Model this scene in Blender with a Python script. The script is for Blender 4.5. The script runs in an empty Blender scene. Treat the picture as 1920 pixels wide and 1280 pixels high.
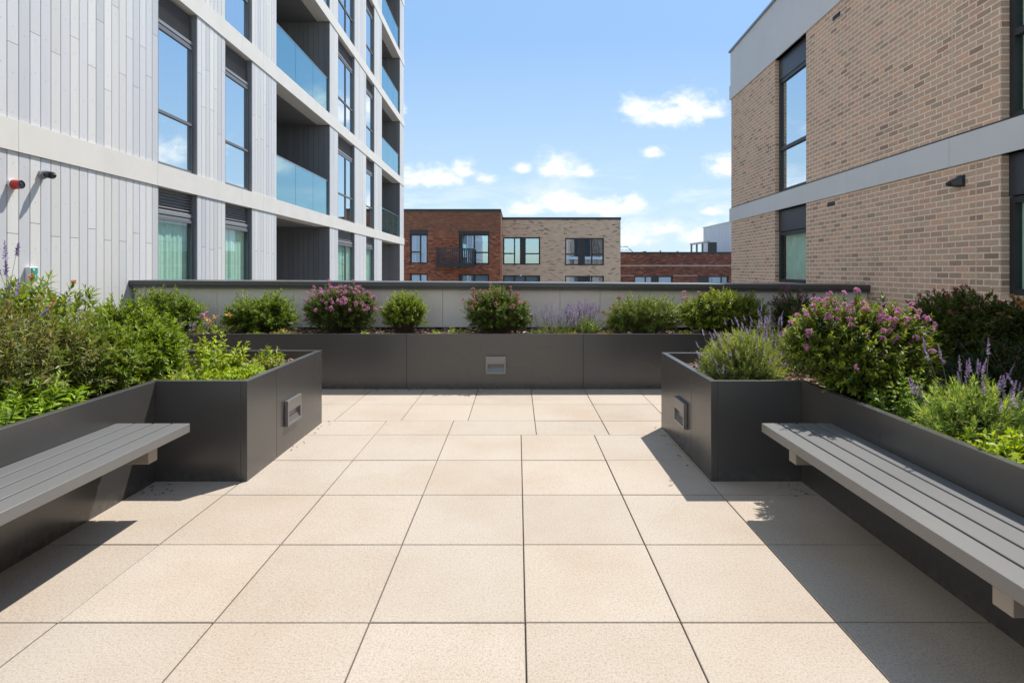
import bpy, bmesh, math, random
import numpy as np
from mathutils import Vector, Matrix, noise as mnoise

random.seed(7)
rng = np.random.default_rng(7)
scene = bpy.context.scene
COL = scene.collection
H = 1.36                      # eye height, metres
BASE = -9.0                   # street level below the roof terrace


# ------------------------------------------------------------------ helpers
def tag(o, label=None, cat=None, group=None, kind=None):
    if label: o['label'] = label
    if cat: o['category'] = cat
    if group: o['group'] = group
    if kind: o['kind'] = kind
    return o


def thing(name, label, cat, loc=(0, 0, 0), rz=0.0, group=None):
    o = bpy.data.objects.new(name, None)
    o.empty_display_size = 0.1
    COL.objects.link(o)
    o.location = loc
    o.rotation_euler = (0, 0, rz)
    return tag(o, label, cat, group)


def link_mesh(name, me, mat, parent=None, loc=(0, 0, 0)):
    o = bpy.data.objects.new(name, me)
    COL.objects.link(o)
    if mat is not None and len(me.materials) == 0:
        me.materials.append(mat)
    o.parent = parent
    o.location = loc
    return o


class MB:
    """Collects boxes, quads and tubes and links them as one mesh object."""
    def __init__(self):
        self.v, self.f, self.c = [], [], []
        self.smooth = []

    def quad(self, pts, col=None, smooth=False):
        n = len(self.v)
        self.v += [tuple(p) for p in pts]
        self.f.append(tuple(range(n, n + len(pts))))
        self.c.append(col); self.smooth.append(smooth)

    def hexa(self, p, col=None):
        n = len(self.v)
        self.v += [tuple(q) for q in p]
        for q in ((0, 3, 2, 1), (4, 5, 6, 7), (0, 1, 5, 4), (1, 2, 6, 5), (2, 3, 7, 6), (3, 0, 4, 7)):
            self.f.append(tuple(n + i for i in q)); self.c.append(col); self.smooth.append(False)

    def box(self, x0, x1, y0, y1, z0, z1, col=None):
        self.hexa([(x0, y0, z0), (x1, y0, z0), (x1, y1, z0), (x0, y1, z0),
                   (x0, y0, z1), (x1, y0, z1), (x1, y1, z1), (x0, y1, z1)], col)

    def mbox(self, M, s0, s1, d0, d1, z0, z1, col=None):
        self.hexa([M(s0, d0, z0), M(s1, d0, z0), M(s1, d1, z0), M(s0, d1, z0),
                   M(s0, d0, z1), M(s1, d0, z1), M(s1, d1, z1), M(s0, d1, z1)], col)

    def tube(self, p0, p1, r0, r1=None, n=10, caps=True, col=None):
        r1 = r0 if r1 is None else r1
        p0, p1 = Vector(p0), Vector(p1)
        d = (p1 - p0).normalized()
        a = d.orthogonal().normalized(); b = d.cross(a)
        k = len(self.v)
        for p, r in ((p0, r0), (p1, r1)):
            for i in range(n):
                t = 2 * math.pi * i / n
                self.v.append(tuple(p + a * (r * math.cos(t)) + b * (r * math.sin(t))))
        for i in range(n):
            j = (i + 1) % n
            self.f.append((k + i, k + j, k + n + j, k + n + i)); self.c.append(col); self.smooth.append(True)
        if caps:
            self.f.append(tuple(k + i for i in range(n))[::-1]); self.c.append(col); self.smooth.append(False)
            self.f.append(tuple(k + n + i for i in range(n))); self.c.append(col); self.smooth.append(False)

    def build(self, name, mat, parent=None, bevel=0.0, loc=(0, 0, 0)):
        me = bpy.data.meshes.new(name)
        me.from_pydata(self.v, [], self.f)
        for p, s in zip(me.polygons, self.smooth): p.use_smooth = s
        if bevel > 0:
            bm = bmesh.new(); bm.from_mesh(me)
            bmesh.ops.recalc_face_normals(bm, faces=bm.faces)
            bmesh.ops.bevel(bm, geom=[e for e in bm.edges if e.is_manifold and e.calc_face_angle(0) > 0.5],
                            offset=bevel, segments=1, affect='EDGES', clamp_overlap=True)
            bm.to_mesh(me); bm.free()
        me.update()
        boxuv(me)
        if any(c is not None for c in self.c) and bevel == 0:
            at = me.color_attributes.new('tone', 'FLOAT_COLOR', 'CORNER')
            buf = np.ones((len(me.loops), 4), dtype=np.float32)
            li = 0
            for p, c in zip(me.polygons, self.c):
                if c is not None: buf[p.loop_start:p.loop_start + p.loop_total, :3] = c
            at.data.foreach_set('color', buf.ravel())
        return link_mesh(name, me, mat, parent, loc)


def boxuv(me):
    nl = len(me.loops)
    if nl == 0: return
    uv = me.uv_layers.new(name='UVMap')
    co = np.empty(len(me.vertices) * 3, np.float32); me.vertices.foreach_get('co', co); co = co.reshape(-1, 3)
    vi = np.empty(nl, np.int32); me.loops.foreach_get('vertex_index', vi)
    npol = len(me.polygons)
    nr = np.empty(npol * 3, np.float32); me.polygons.foreach_get('normal', nr); nr = np.abs(nr.reshape(-1, 3))
    lt = np.empty(npol, np.int32); me.polygons.foreach_get('loop_total', lt)
    ax = np.repeat(nr.argmax(1), lt)
    c = co[vi]
    u = np.where(ax == 0, c[:, 1], c[:, 0]); v = np.where(ax == 2, c[:, 1], c[:, 2])
    uv.data.foreach_set('uv', np.stack([u, v], 1).astype(np.float32).ravel())


def np_mesh(name, V, F, colors=None, smooth=True):
    """V (n,3); F (m,3) triangles; colors per vertex (n,3)."""
    me = bpy.data.meshes.new(name)
    n, m = len(V), len(F)
    me.vertices.add(n); me.vertices.foreach_set('co', np.asarray(V, np.float32).ravel())
    me.loops.add(m * 3); me.loops.foreach_set('vertex_index', np.asarray(F, np.int32).ravel())
    me.polygons.add(m)
    me.polygons.foreach_set('loop_start', np.arange(0, m * 3, 3, dtype=np.int32))
    me.polygons.foreach_set('loop_total', np.full(m, 3, np.int32))
    me.polygons.foreach_set('use_smooth', np.full(m, smooth, bool))
    me.update(calc_edges=True)
    if colors is not None:
        at = me.color_attributes.new('tone', 'FLOAT_COLOR', 'POINT')
        buf = np.ones((n, 4), np.float32); buf[:, :3] = colors
        at.data.foreach_set('color', buf.ravel())
    return me


# ------------------------------------------------------------------ materials
class NT:
    def __init__(self, name, world=None):
        if world is None:
            self.mat = bpy.data.materials.new(name); self.mat.use_nodes = True
            self.t = self.mat.node_tree
        else:
            self.t = world.node_tree
        self.t.nodes.clear()

    def n(self, typ, **kw):
        nd = self.t.nodes.new(typ)
        for k, v in kw.items():
            if k.startswith('i_'):
                key = k[2:]
                key = int(key) if key.isdigit() else key.replace('_', ' ')
                self.set(nd.inputs[key], v)
            else:
                setattr(nd, k, v)
        return nd

    def set(self, sock, v):
        if isinstance(v, bpy.types.NodeSocket): self.t.links.new(v, sock)
        elif isinstance(v, bpy.types.Node): self.t.links.new(v.outputs[0], sock)
        else:
            if isinstance(v, tuple) and len(v) == 3 and sock.type == 'RGBA': v = (*v, 1)
            sock.default_value = v

    def math(self, op, a, b=None, c=None, clamp=False):
        nd = self.t.nodes.new('ShaderNodeMath'); nd.operation = op; nd.use_clamp = clamp
        self.set(nd.inputs[0], a)
        if b is not None: self.set(nd.inputs[1], b)
        if c is not None: self.set(nd.inputs[2], c)
        return nd.outputs[0]

    def mix(self, f, a, b, blend='MIX'):
        nd = self.t.nodes.new('ShaderNodeMix'); nd.data_type = 'RGBA'; nd.blend_type = blend
        self.set(nd.inputs[0], f); self.set(nd.inputs[6], a); self.set(nd.inputs[7], b)
        return nd.outputs[2]

    def noise(self, vec, scale, detail=4, rough=0.55, dist=0.0, col=False):
        nd = self.n('ShaderNodeTexNoise'); nd.inputs['Scale'].default_value = scale
        nd.inputs['Detail'].default_value = detail; nd.inputs['Roughness'].default_value = rough
        nd.inputs['Distortion'].default_value = dist
        if vec is not None: self.set(nd.inputs['Vector'], vec)
        return nd.outputs[1 if col else 0]

    def ramp(self, f, stops, interp='LINEAR'):
        nd = self.n('ShaderNodeValToRGB'); cr = nd.color_ramp; cr.interpolation = interp
        while len(cr.elements) < len(stops): cr.elements.new(0.5)
        for e, (p, c) in zip(cr.elements, stops):
            e.position = p
            e.color = (*c, 1) if isinstance(c, tuple) else (c, c, c, 1)
        self.set(nd.inputs[0], f)
        return nd.outputs[0]

    def maprange(self, v, a, b, c=0.0, d=1.0, smooth=False):
        nd = self.n('ShaderNodeMapRange'); nd.interpolation_type = 'SMOOTHSTEP' if smooth else 'LINEAR'
        self.set(nd.inputs[0], v)
        for i, x in enumerate((a, b, c, d)): nd.inputs[1 + i].default_value = x
        return nd.outputs[0]

    def bump(self, h, strength=0.3, dist=0.01):
        nd = self.n('ShaderNodeBump'); nd.inputs['Strength'].default_value = strength
        nd.inputs['Distance'].default_value = dist; self.set(nd.inputs['Height'], h)
        return nd.outputs[0]

    def pbr(self, color, rough=0.6, metal=0.0, bump=None, spec=0.5, out=True, **kw):
        nd = self.n('ShaderNodeBsdfPrincipled')
        self.set(nd.inputs['Base Color'], color); self.set(nd.inputs['Roughness'], rough)
        self.set(nd.inputs['Metallic'], metal); self.set(nd.inputs['Specular IOR Level'], spec)
        if bump is not None: self.set(nd.inputs['Normal'], bump)
        for k, v in kw.items(): self.set(nd.inputs[k.replace('_', ' ')], v)
        if out: self.out(nd.outputs[0])
        return nd.outputs[0]

    def out(self, s):
        o = self.n('ShaderNodeOutputMaterial'); self.t.links.new(s, o.inputs[0])

    def obj(self): return self.n('ShaderNodeTexCoord').outputs['Object']
    def uv(self): return self.n('ShaderNodeTexCoord').outputs['UV']
    def attr(self): return self.n('ShaderNodeAttribute', attribute_name='tone').outputs['Color']
    def pos(self): return self.n('ShaderNodeNewGeometry').outputs['Position']


def m_paving():
    t = NT('paving_slab'); p = t.pos()
    sp = t.noise(p, 230, 4, 0.75)
    sp2 = t.noise(p, 110, 4, 0.72)
    big = t.noise(p, 1.1, 5, 0.6)
    mid = t.noise(p, 7.0, 5, 0.65)
    base = t.ramp(sp, [(0.33, (0.15, 0.12, 0.095)), (0.45, (0.375, 0.32, 0.262)), (0.57, (0.44, 0.378, 0.312)), (0.70, (0.66, 0.60, 0.52))])
    base = t.mix(0.55, base, t.ramp(sp2, [(0.33, (0.23, 0.19, 0.15)), (0.5, (0.44, 0.378, 0.312)), (0.75, (0.49, 0.43, 0.365))]))
    base = t.mix(t.maprange(big, 0.42, 0.68, 0.0, 0.5), base, (0.80, 0.72, 0.62), 'MULTIPLY')
    base = t.mix(t.maprange(mid, 0.55, 0.75, 0.0, 0.16), base, (0.39, 0.325, 0.265), 'MIX')
    st = t.noise(p, 2.6, 6, 0.7, 1.2)                       # faint old water marks
    base = t.mix(t.maprange(st, 0.56, 0.62, 0.0, 0.10), base, (0.36, 0.29, 0.21))
    base = t.mix(1.0, base, t.attr(), 'MULTIPLY')
    t.pbr(base, 0.82, 0, t.bump(sp, 0.35, 0.004), 0.3)
    return t.mat


def m_joint():
    t = NT('joint_grit'); p = t.pos()
    t.pbr(t.ramp(t.noise(p, 120, 3), [(0.3, (0.06, 0.05, 0.042)), (0.7, (0.17, 0.142, 0.115))]), 0.95)
    return t.mat


def m_metal(name, col, rough=0.38, metal=0.5, var=0.12, scale=3.0, spec=0.5, ior=1.5, dust=False):
    t = NT(name); p = t.pos()
    a = t.noise(p, scale, 4, 0.6); fine = t.noise(p, 350, 2, 0.5)
    st = t.n('ShaderNodeMapping'); st.inputs['Scale'].default_value = (9, 9, 0.8); t.set(st.inputs[0], p)
    streak = t.noise(st.outputs[0], 1.2, 3, 0.5)
    c = t.mix(t.maprange(a, 0.35, 0.7, 0, var * 2), col, tuple(x * 0.8 for x in col))
    c = t.mix(t.maprange(streak, 0.5, 0.85, 0, var), c, tuple(min(1, x * 1.5 + 0.01) for x in col))
    if dust:
        zz = t.n('ShaderNodeSeparateXYZ'); t.set(zz.inputs[0], p)
        dn = t.noise(p, 26, 5, 0.7)
        f = t.math('MULTIPLY', t.maprange(zz.outputs[2], 0.0, 0.10, 1.0, 0.0), t.maprange(dn, 0.38, 0.72, 0.0, 0.55))
        sc = t.noise(p, 5.0, 6, 0.75, 2.0)
        f = t.math('ADD', f, t.maprange(sc, 0.62, 0.72, 0.0, 0.10), clamp=True)
        c = t.mix(f, c, (0.19, 0.165, 0.14))
    big = t.noise(p, 0.9, 2, 0.4)
    r = t.maprange(big, 0.3, 0.7, rough - 0.03, rough + 0.05)
    t.pbr(c, r, metal, None, spec, IOR=ior)
    return t.mat


def m_plain(name, col, rough=0.6, var=0.15, scale=8, metal=0.0, bump=0.05, spec=0.5):
    t = NT(name); p = t.pos()
    a = t.noise(p, scale, 5, 0.6)
    c = t.mix(t.maprange(a, 0.35, 0.7, 0, 1), col, tuple(x * (1 - var) for x in col))
    t.pbr(c, rough, metal, t.bump(t.noise(p, scale * 18, 3), bump, 0.002), spec)
    return t.mat


def m_cladding(name, mul=1.0):
    t = NT(name); p = t.pos()
    fine = t.noise(p, 60, 4, 0.6)
    st = t.n('ShaderNodeMapping'); st.inputs['Scale'].default_value = (6, 6, 0.5); t.set(st.inputs[0], p)
    streak = t.noise(st.outputs[0], 3.0, 5, 0.6)
    c = t.mix(1.0, t.attr(), (mul, mul, mul), 'MULTIPLY')
    c = t.mix(t.maprange(fine, 0.4, 0.75, 0, 0.12), c, tuple(0.35 * mul for _ in range(3)))
    c = t.mix(t.maprange(streak, 0.5, 0.8, 0, 0.14), c, tuple(x * mul for x in (0.42, 0.40, 0.37)))
    t.pbr(c, 0.62, 0, t.bump(fine, 0.12, 0.002), 0.4)
    return t.mat


def m_brick(name, tones, mortar, bw, rh, ms=0.008, mort_var=0.1, large=0.15, bstr=0.6, patch=None):
    t = NT(name)
    uv = t.uv()
    wob = t.noise(uv, 9.0, 3, 0.6, col=True)
    sub = t.n('ShaderNodeVectorMath', operation='SUBTRACT', i_0=wob, i_1=(0.5, 0.5, 0.5))
    scl = t.n('ShaderNodeVectorMath', operation='SCALE', i_0=sub.outputs[0]); scl.inputs['Scale'].default_value = 0.006
    vec = t.n('ShaderNodeVectorMath', operation='ADD', i_0=uv, i_1=scl.outputs[0]).outputs[0]
    b = t.n('ShaderNodeTexBrick', offset=0.5, squash=1.0)
    t.set(b.inputs['Vector'], vec)
    b.inputs['Color1'].default_value = (0, 0, 0, 1); b.inputs['Color2'].default_value = (1, 1, 1, 1)
    b.inputs['Mortar'].default_value = (0.5, 0.5, 0.5, 1)
    b.inputs['Scale'].default_value = 1.0; b.inputs['Mortar Size'].default_value = ms
    b.inputs['Mortar Smooth'].default_value = 0.15; b.inputs['Bias'].default_value = 0.0
    b.inputs['Brick Width'].default_value = bw; b.inputs['Row Height'].default_value = rh
    bc = t.ramp(b.outputs['Color'], tones, 'LINEAR')
    n1 = t.noise(uv, 28, 5, 0.7); n2 = t.noise(uv, 110, 3, 0.6); n3 = t.noise(uv, 0.6, 4, 0.6)
    bc = t.mix(t.maprange(n1, 0.45, 0.75, 0, 0.4), bc, (0.5, 0.47, 0.45), 'MULTIPLY')
    bc = t.mix(t.maprange(n2, 0.5, 0.8, 0, 0.4), bc, mortar)
    hue = t.noise(uv, 4.5, 3, 0.6)
    bc = t.mix(1.0, bc, t.ramp(hue, [(0.32, (1.06, 0.95, 0.93)), (0.5, (1.0, 1.0, 1.0)), (0.68, (0.93, 1.0, 0.98))]), 'MULTIPLY')
    mc = t.mix(t.maprange(n1, 0.35, 0.75, 0, 1), mortar, tuple(x * (1 - mort_var * 3) for x in mortar))
    c = t.mix(b.outputs['Fac'], bc, mc)
    c = t.mix(t.maprange(n3, 0.4, 0.75, 0, large), c, (0.55, 0.5, 0.47), 'MULTIPLY')
    if patch is not None:                    # weathered upper courses of a different mix
        zz = t.n('ShaderNodeSeparateXYZ'); t.set(zz.inputs[0], t.pos())
        zc = t.math('ADD', zz.outputs[2], t.maprange(n3, 0.3, 0.7, -0.35, 0.35))
        f = t.maprange(zc, patch[0] - 0.12, patch[0] + 0.12, 0, patch[2])
        c = t.mix(f, c, t.mix(t.maprange(n1, 0.4, 0.6, 0, 1), patch[1], tuple(x * 0.55 for x in patch[1])))
    h = t.math('SUBTRACT', t.math('MULTIPLY', n1, 0.35), b.outputs['Fac'])
    t.pbr(c, 0.88, 0, t.bump(h, bstr, 0.006), 0.25)
    return t.mat


def m_glass(name, tint, refl=0.3, gcol=(0.9, 0.96, 1.0), rough=0.004, wob=0.0, body=0.0):
    t = NT(name)
    tr = t.n('ShaderNodeBsdfTransparent'); tr.inputs[0].default_value = (*tint, 1)
    if body:                                  # tinted interlayer scatters a little light
        df = t.n('ShaderNodeBsdfDiffuse'); df.inputs[0].default_value = (0.10, 0.56, 0.60, 1)
        tl = t.n('ShaderNodeBsdfTranslucent'); tl.inputs[0].default_value = (0.10, 0.56, 0.60, 1)
        ad = t.n('ShaderNodeMixShader'); ad.inputs[0].default_value = 0.5
        t.t.links.new(df.outputs[0], ad.inputs[1]); t.t.links.new(tl.outputs[0], ad.inputs[2])
        b2 = t.n('ShaderNodeMixShader'); b2.inputs[0].default_value = body
        t.t.links.new(tr.outputs[0], b2.inputs[1]); t.t.links.new(ad.outputs[0], b2.inputs[2]); tr = b2
    gl = t.n('ShaderNodeBsdfGlossy'); gl.inputs['Color'].default_value = (*gcol, 1); gl.inputs['Roughness'].default_value = rough
    ge = t.n('ShaderNodeNewGeometry')
    dt = t.n('ShaderNodeVectorMath', operation='DOT_PRODUCT', i_0=ge.outputs['Normal'], i_1=ge.outputs['Incoming'])
    cs = t.math('SUBTRACT', 1.0, t.math('ABSOLUTE', dt.outputs['Value']), clamp=True)
    sch = t.math('ADD', 0.04, t.math('MULTIPLY', t.math('POWER', cs, 5.0), 0.96))   # the same from both sides of the pane
    if wob > 0:
        nb = t.bump(t.noise(t.pos(), 1.3, 2, 0.5), wob, 0.02)
        t.set(gl.inputs['Normal'], nb)
    f = t.maprange(sch, 0.04, 1.0, refl, 1.0)
    mx = t.n('ShaderNodeMixShader'); t.set(mx.inputs[0], f)
    t.t.links.new(tr.outputs[0], mx.inputs[1]); t.t.links.new(gl.outputs[0], mx.inputs[2])
    t.out(mx.outputs[0])
    return t.mat


def m_leaf(name, rough=0.42, trans=0.35, spec=0.5, back=(1.3, 1.2, 0.4)):
    t = NT(name)
    c = t.attr()
    n1 = t.noise(t.pos(), 45, 3, 0.6)
    c = t.mix(t.maprange(n1, 0.4, 0.7, 0, 0.3), c, (0.55, 0.6, 0.45), 'MULTIPLY')
    a = t.pbr(c, rough, 0, None, spec, out=False)
    tl = t.n('ShaderNodeBsdfTranslucent')
    t.set(tl.inputs[0], t.mix(1.0, c, back, 'MULTIPLY'))
    mx = t.n('ShaderNodeMixShader'); mx.inputs[0].default_value = trans
    t.t.links.new(a, mx.inputs[1]); t.t.links.new(tl.outputs[0], mx.inputs[2])
    t.out(mx.outputs[0])
    return t.mat


def m_attr(name, rough=0.8):
    t = NT(name); t.pbr(t.attr(), rough, 0, t.bump(t.noise(t.pos(), 90, 3), 0.3, 0.003), 0.3)
    return t.mat


def m_soil():
    t = NT('soil'); p = t.pos()
    a = t.noise(p, 38, 6, 0.7); b = t.noise(p, 9, 4, 0.6)
    c = t.ramp(a, [(0.3, (0.02, 0.014, 0.010)), (0.5, (0.07, 0.047, 0.032)), (0.68, (0.15, 0.10, 0.07)), (0.8, (0.26, 0.18, 0.125))])
    c = t.mix(t.maprange(b, 0.4, 0.7, 0, 0.4), c, (0.10, 0.065, 0.045))
    t.pbr(c, 0.95, 0, t.bump(a, 1.0, 0.02), 0.2)
    return t.mat


M = {}
M['paving'] = m_paving()
M['joint'] = m_joint()
M['planter'] = m_metal('planter_metal', (0.060, 0.058, 0.056), 0.27, 0.1, 0.05, 1.6, 0.6, 1.62, True)
M['bench'] = m_metal('bench_metal', (0.165, 0.164, 0.161), 0.32, 0.15, 0.03, 2.0, 0.5, 1.6)
M['coping'] = m_metal('coping_metal', (0.098, 0.095, 0.093), 0.40, 0.25, 0.10)
M['light_metal'] = m_metal('step_light_metal', (0.22, 0.215, 0.21), 0.36, 0.5, 0.08, 8)
M['dark_frame'] = m_metal('window_frame_metal', (0.030, 0.033, 0.038), 0.40, 0.1, 0.12, 5)
M['grey_frame'] = m_metal('grey_window_frame', (0.16, 0.162, 0.168), 0.42, 0.1, 0.12, 5)
M['reveal'] = m_metal('reveal_metal', (0.24, 0.24, 0.245), 0.5, 0.1, 0.1, 4)
M['louvre'] = m_metal('louvre_metal', (0.27, 0.27, 0.275), 0.45, 0.2, 0.1, 6)
M['spandrel'] = m_metal('spandrel_metal', (0.045, 0.052, 0.068), 0.35, 0.1, 0.08, 3)
M['cladding'] = m_cladding('fibre_cement_boards')
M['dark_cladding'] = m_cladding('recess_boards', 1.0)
M['band'] = m_plain('cream_band', (0.70, 0.665, 0.60), 0.6, 0.07, 2.5, bump=0.03)
M['core'] = m_plain('dark_interior', (0.045, 0.045, 0.047), 0.9, 0.2, 3)
M['gap'] = m_plain('shadow_gap', (0.06, 0.06, 0.06), 0.9, 0.2, 3)
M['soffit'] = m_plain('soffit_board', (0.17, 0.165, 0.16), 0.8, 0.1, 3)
M['fascia'] = m_plain('grey_fascia', (0.70, 0.70, 0.71), 0.5, 0.06, 1.6, bump=0.02)
M['parapet'] = m_plain('parapet_panel', (0.85, 0.765, 0.685), 0.75, 0.10, 3, bump=0.06)
M['render_white'] = m_plain('white_cladding', (0.72, 0.73, 0.75), 0.6, 0.06, 2)
M['curtain'] = m_plain('curtain_cloth', (0.84, 0.87, 0.83), 0.9, 0.15, 6)
M['blind'] = m_plain('blind_cloth', (0.75, 0.76, 0.74), 0.9, 0.08, 3)
M['wall_int'] = m_plain('interior_paint', (0.62, 0.62, 0.52), 0.9, 0.1, 2)
M['tan_brick'] = m_brick('tan_brick', [(0.0, (0.36, 0.23, 0.165)), (0.05, (0.50, 0.335, 0.24)), (0.25, (0.60, 0.41, 0.295)),
                                       (0.7, (0.70, 0.475, 0.345)), (1.0, (0.76, 0.48, 0.325))], (0.97, 0.82, 0.68), 0.182, 0.0630, 0.0072, 0.05)
M['red_brick'] = m_brick('red_brick', [(0.0, (0.07, 0.04, 0.034)), (0.15, (0.17, 0.066, 0.045)), (0.5, (0.33, 0.105, 0.058)), (0.85, (0.40, 0.135, 0.07)),
                                       (1.0, (0.46, 0.25, 0.16))], (0.30, 0.15, 0.10), 0.25, 0.082, 0.010, 0.1, 0.25, 0.4,
                         (3.45, (0.25, 0.135, 0.085), 0.6))
M['buff_brick'] = m_brick('buff_brick', [(0.0, (0.14, 0.11, 0.085)), (0.09, (0.42, 0.31, 0.23)), (0.25, (0.62, 0.455, 0.32)), (0.7, (0.72, 0.53, 0.37)),
                                         (1.0, (0.74, 0.555, 0.405))], (0.72, 0.57, 0.44), 0.26, 0.082, 0.010, 0.05, 0.2, 0.4)
M['brown_brick'] = m_brick('brown_brick', [(0.0, (0.06, 0.036, 0.03)), (0.2, (0.15, 0.065, 0.05)), (0.6, (0.235, 0.085, 0.06)), (0.9, (0.28, 0.11, 0.075)),
                                           (1.0, (0.36, 0.19, 0.14))], (0.21, 0.11, 0.085), 0.26, 0.085, 0.010, 0.1, 0.35, 0.4)
M['fixing'] = m_plain('fixing_head', (0.42, 0.42, 0.43), 0.5, 0.1, 20)
M['bracket'] = m_metal('bracket_metal', (0.27, 0.24, 0.21), 0.4, 0.1, 0.08, 4, 0.5, 1.5)
M['mortar'] = m_plain('sealant', (0.74, 0.60, 0.48), 0.8, 0.1, 4)
M['stone'] = m_plain('pale_stone', (0.45, 0.36, 0.30), 0.8, 0.15, 2)
M['glass_up'] = m_glass('coated_glass', (0.35, 0.45, 0.47), 0.80, (0.86, 0.96, 1.0), 0.004, 0.02)
M['glass_low'] = m_glass('green_glass', (0.72, 0.92, 0.82), 0.16, (0.9, 0.97, 1.0))
M['glass_clear'] = m_glass('clear_glass', (0.78, 0.94, 0.88), 0.08, (0.9, 0.97, 1.0))
M['glass_rail'] = m_glass('balustrade_glass', (0.22, 0.58, 0.64), 0.42, (0.70, 0.92, 1.0), 0.004, 0.01, 0.16)
M['glass_far'] = m_glass('far_glass', (0.66, 0.80, 0.88), 0.50, (0.52, 0.74, 1.0), 0.004, 0.02)
M['steel'] = m_metal('balustrade_rail', (0.30, 0.31, 0.32), 0.35, 0.6, 0.05)
M['leaf'] = m_leaf('leaf', 0.46, 0.36, 0.28)
M['soft_leaf'] = m_leaf('soft_leaf', 0.7, 0.40, 0.2)
M['petal'] = m_leaf('petal', 0.7, 0.35, 0.2, (1.0, 0.95, 1.05))
M['twig'] = m_attr('twig', 0.85)
M['chip'] = m_attr('bark_chip', 0.9)
M['soil'] = m_soil()
M['ground'] = m_plain('street_surface', (0.26, 0.25, 0.24), 0.9, 0.3, 0.3)
M['roof'] = m_plain('roof_membrane', (0.22, 0.22, 0.225), 0.9, 0.2, 1)
M['black_plastic'] = m_plain('black_plastic', (0.018, 0.020, 0.024), 0.32, 0.2, 20, spec=0.5)
M['grey_plastic'] = m_plain('grey_plastic', (0.30, 0.31, 0.33), 0.4, 0.1, 20)
M['white_plastic'] = m_plain('white_plastic', (0.70, 0.71, 0.70), 0.4, 0.08, 20)
M['red_plastic'] = m_plain('red_plastic', (0.52, 0.035, 0.03), 0.35, 0.1, 20)
M['green_plastic'] = m_plain('green_plastic', (0.03, 0.36, 0.27), 0.35, 0.1, 20)
M['lens'] = m_plain('lens_diffuser', (0.12, 0.125, 0.13), 0.25, 0.1, 20)


# ------------------------------------------------------------------ setting: ground, paving, soil
g = MB(); g.quad([(-900, -900, BASE), (900, -900, BASE), (900, 1800, BASE), (-900, 1800, BASE)])
tag(g.build('ground', M['ground']), kind='structure')

# the terrace deck under the slabs, and the slabs with open joints
PX0, PX1, PY0, PY1 = -4.98, 4.5, -9.0, 7.6
d = MB(); d.box(PX0, PX1 + 0.1, PY0, PY1, -0.45, -0.012)
tag(d.build('terrace_deck', M['joint']), kind='structure')
sl = MB()
GAP = 0.0028


def slab(x0, x1, y0, y1):
    x0, x1 = max(x0, PX0), min(x1, PX1)
    if x1 - x0 < 0.02: return
    k = random.uniform(0.985, 1.07)
    w = random.uniform(-0.010, 0.010)
    c = (k + w, k, k - w)
    dz = random.uniform(-0.0012, 0.0012)
    g = GAP * random.uniform(0.75, 1.25)
    x0 += g; x1 -= g; y0 += g; y1 -= g
    ch = 0.0022                                   # worn arris round the top of each slab
    z = dz
    top = [(x0 + ch, y0 + ch, z), (x1 - ch, y0 + ch, z), (x1 - ch, y1 - ch, z), (x0 + ch, y1 - ch, z)]
    rim = [(x0, y0, z - ch), (x1, y0, z - ch), (x1, y1, z - ch), (x0, y1, z - ch)]
    bot = [(x0, y0, -0.03), (x1, y0, -0.03), (x1, y1, -0.03), (x0, y1, -0.03)]
    sl.quad(top, c)
    for i in range(4):
        j = (i + 1) % 4
        sl.quad([rim[i], rim[j], top[j], top[i]], c)
        sl.quad([bot[i], bot[j], rim[j], rim[i]], tuple(q * 0.8 for q in c))


ROWS = [2.124 + 0.6 * k for k in range(-19, 5)]          # regular rows up to y = 4.524
for a, b in zip(ROWS[:-1], ROWS[1:]):
    for k in range(-9, 9): slab(0.030 + 0.6 * k, 0.630 + 0.6 * k, a, b)
cut = [0.030 + 0.6 * k for k in range(-9, 0)] + [0.156 + 0.6 * k for k in range(0, 9)]
for a, b in zip(cut[:-1], cut[1:]): slab(a, b, 4.524, 4.945)
for a, b in ((4.945, 5.54), (5.54, 6.14), (6.14, 6.74)):
    for k in range(-9, 9): slab(0.156 + 0.6 * k, 0.756 + 0.6 * k, a, b)
tag(sl.build('paving', M['paving']), kind='structure')


def soil_patch(x0, x1, y0, y1, z, name='soil'):
    nx, ny = int((x1 - x0) / 0.05) + 2, int((y1 - y0) / 0.05) + 2
    V, F = [], []
    for j in range(ny):
        for i in range(nx):
            x = x0 + (x1 - x0) * i / (nx - 1); y = y0 + (y1 - y0) * j / (ny - 1)
            h = mnoise.noise(Vector((x * 2.2, y * 2.2, 1))) * 0.022 + mnoise.noise(Vector((x * 11, y * 11, 4))) * 0.012
            V.append((x, y, z + h))
    for j in range(ny - 1):
        for i in range(nx - 1):
            a = j * nx + i
            F += [(a, a + 1, a + nx + 1), (a, a + nx + 1, a + nx)]
    return tag(link_mesh(name, np_mesh(name, np.array(V), np.array(F)), M['soil']), kind='structure')


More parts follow.
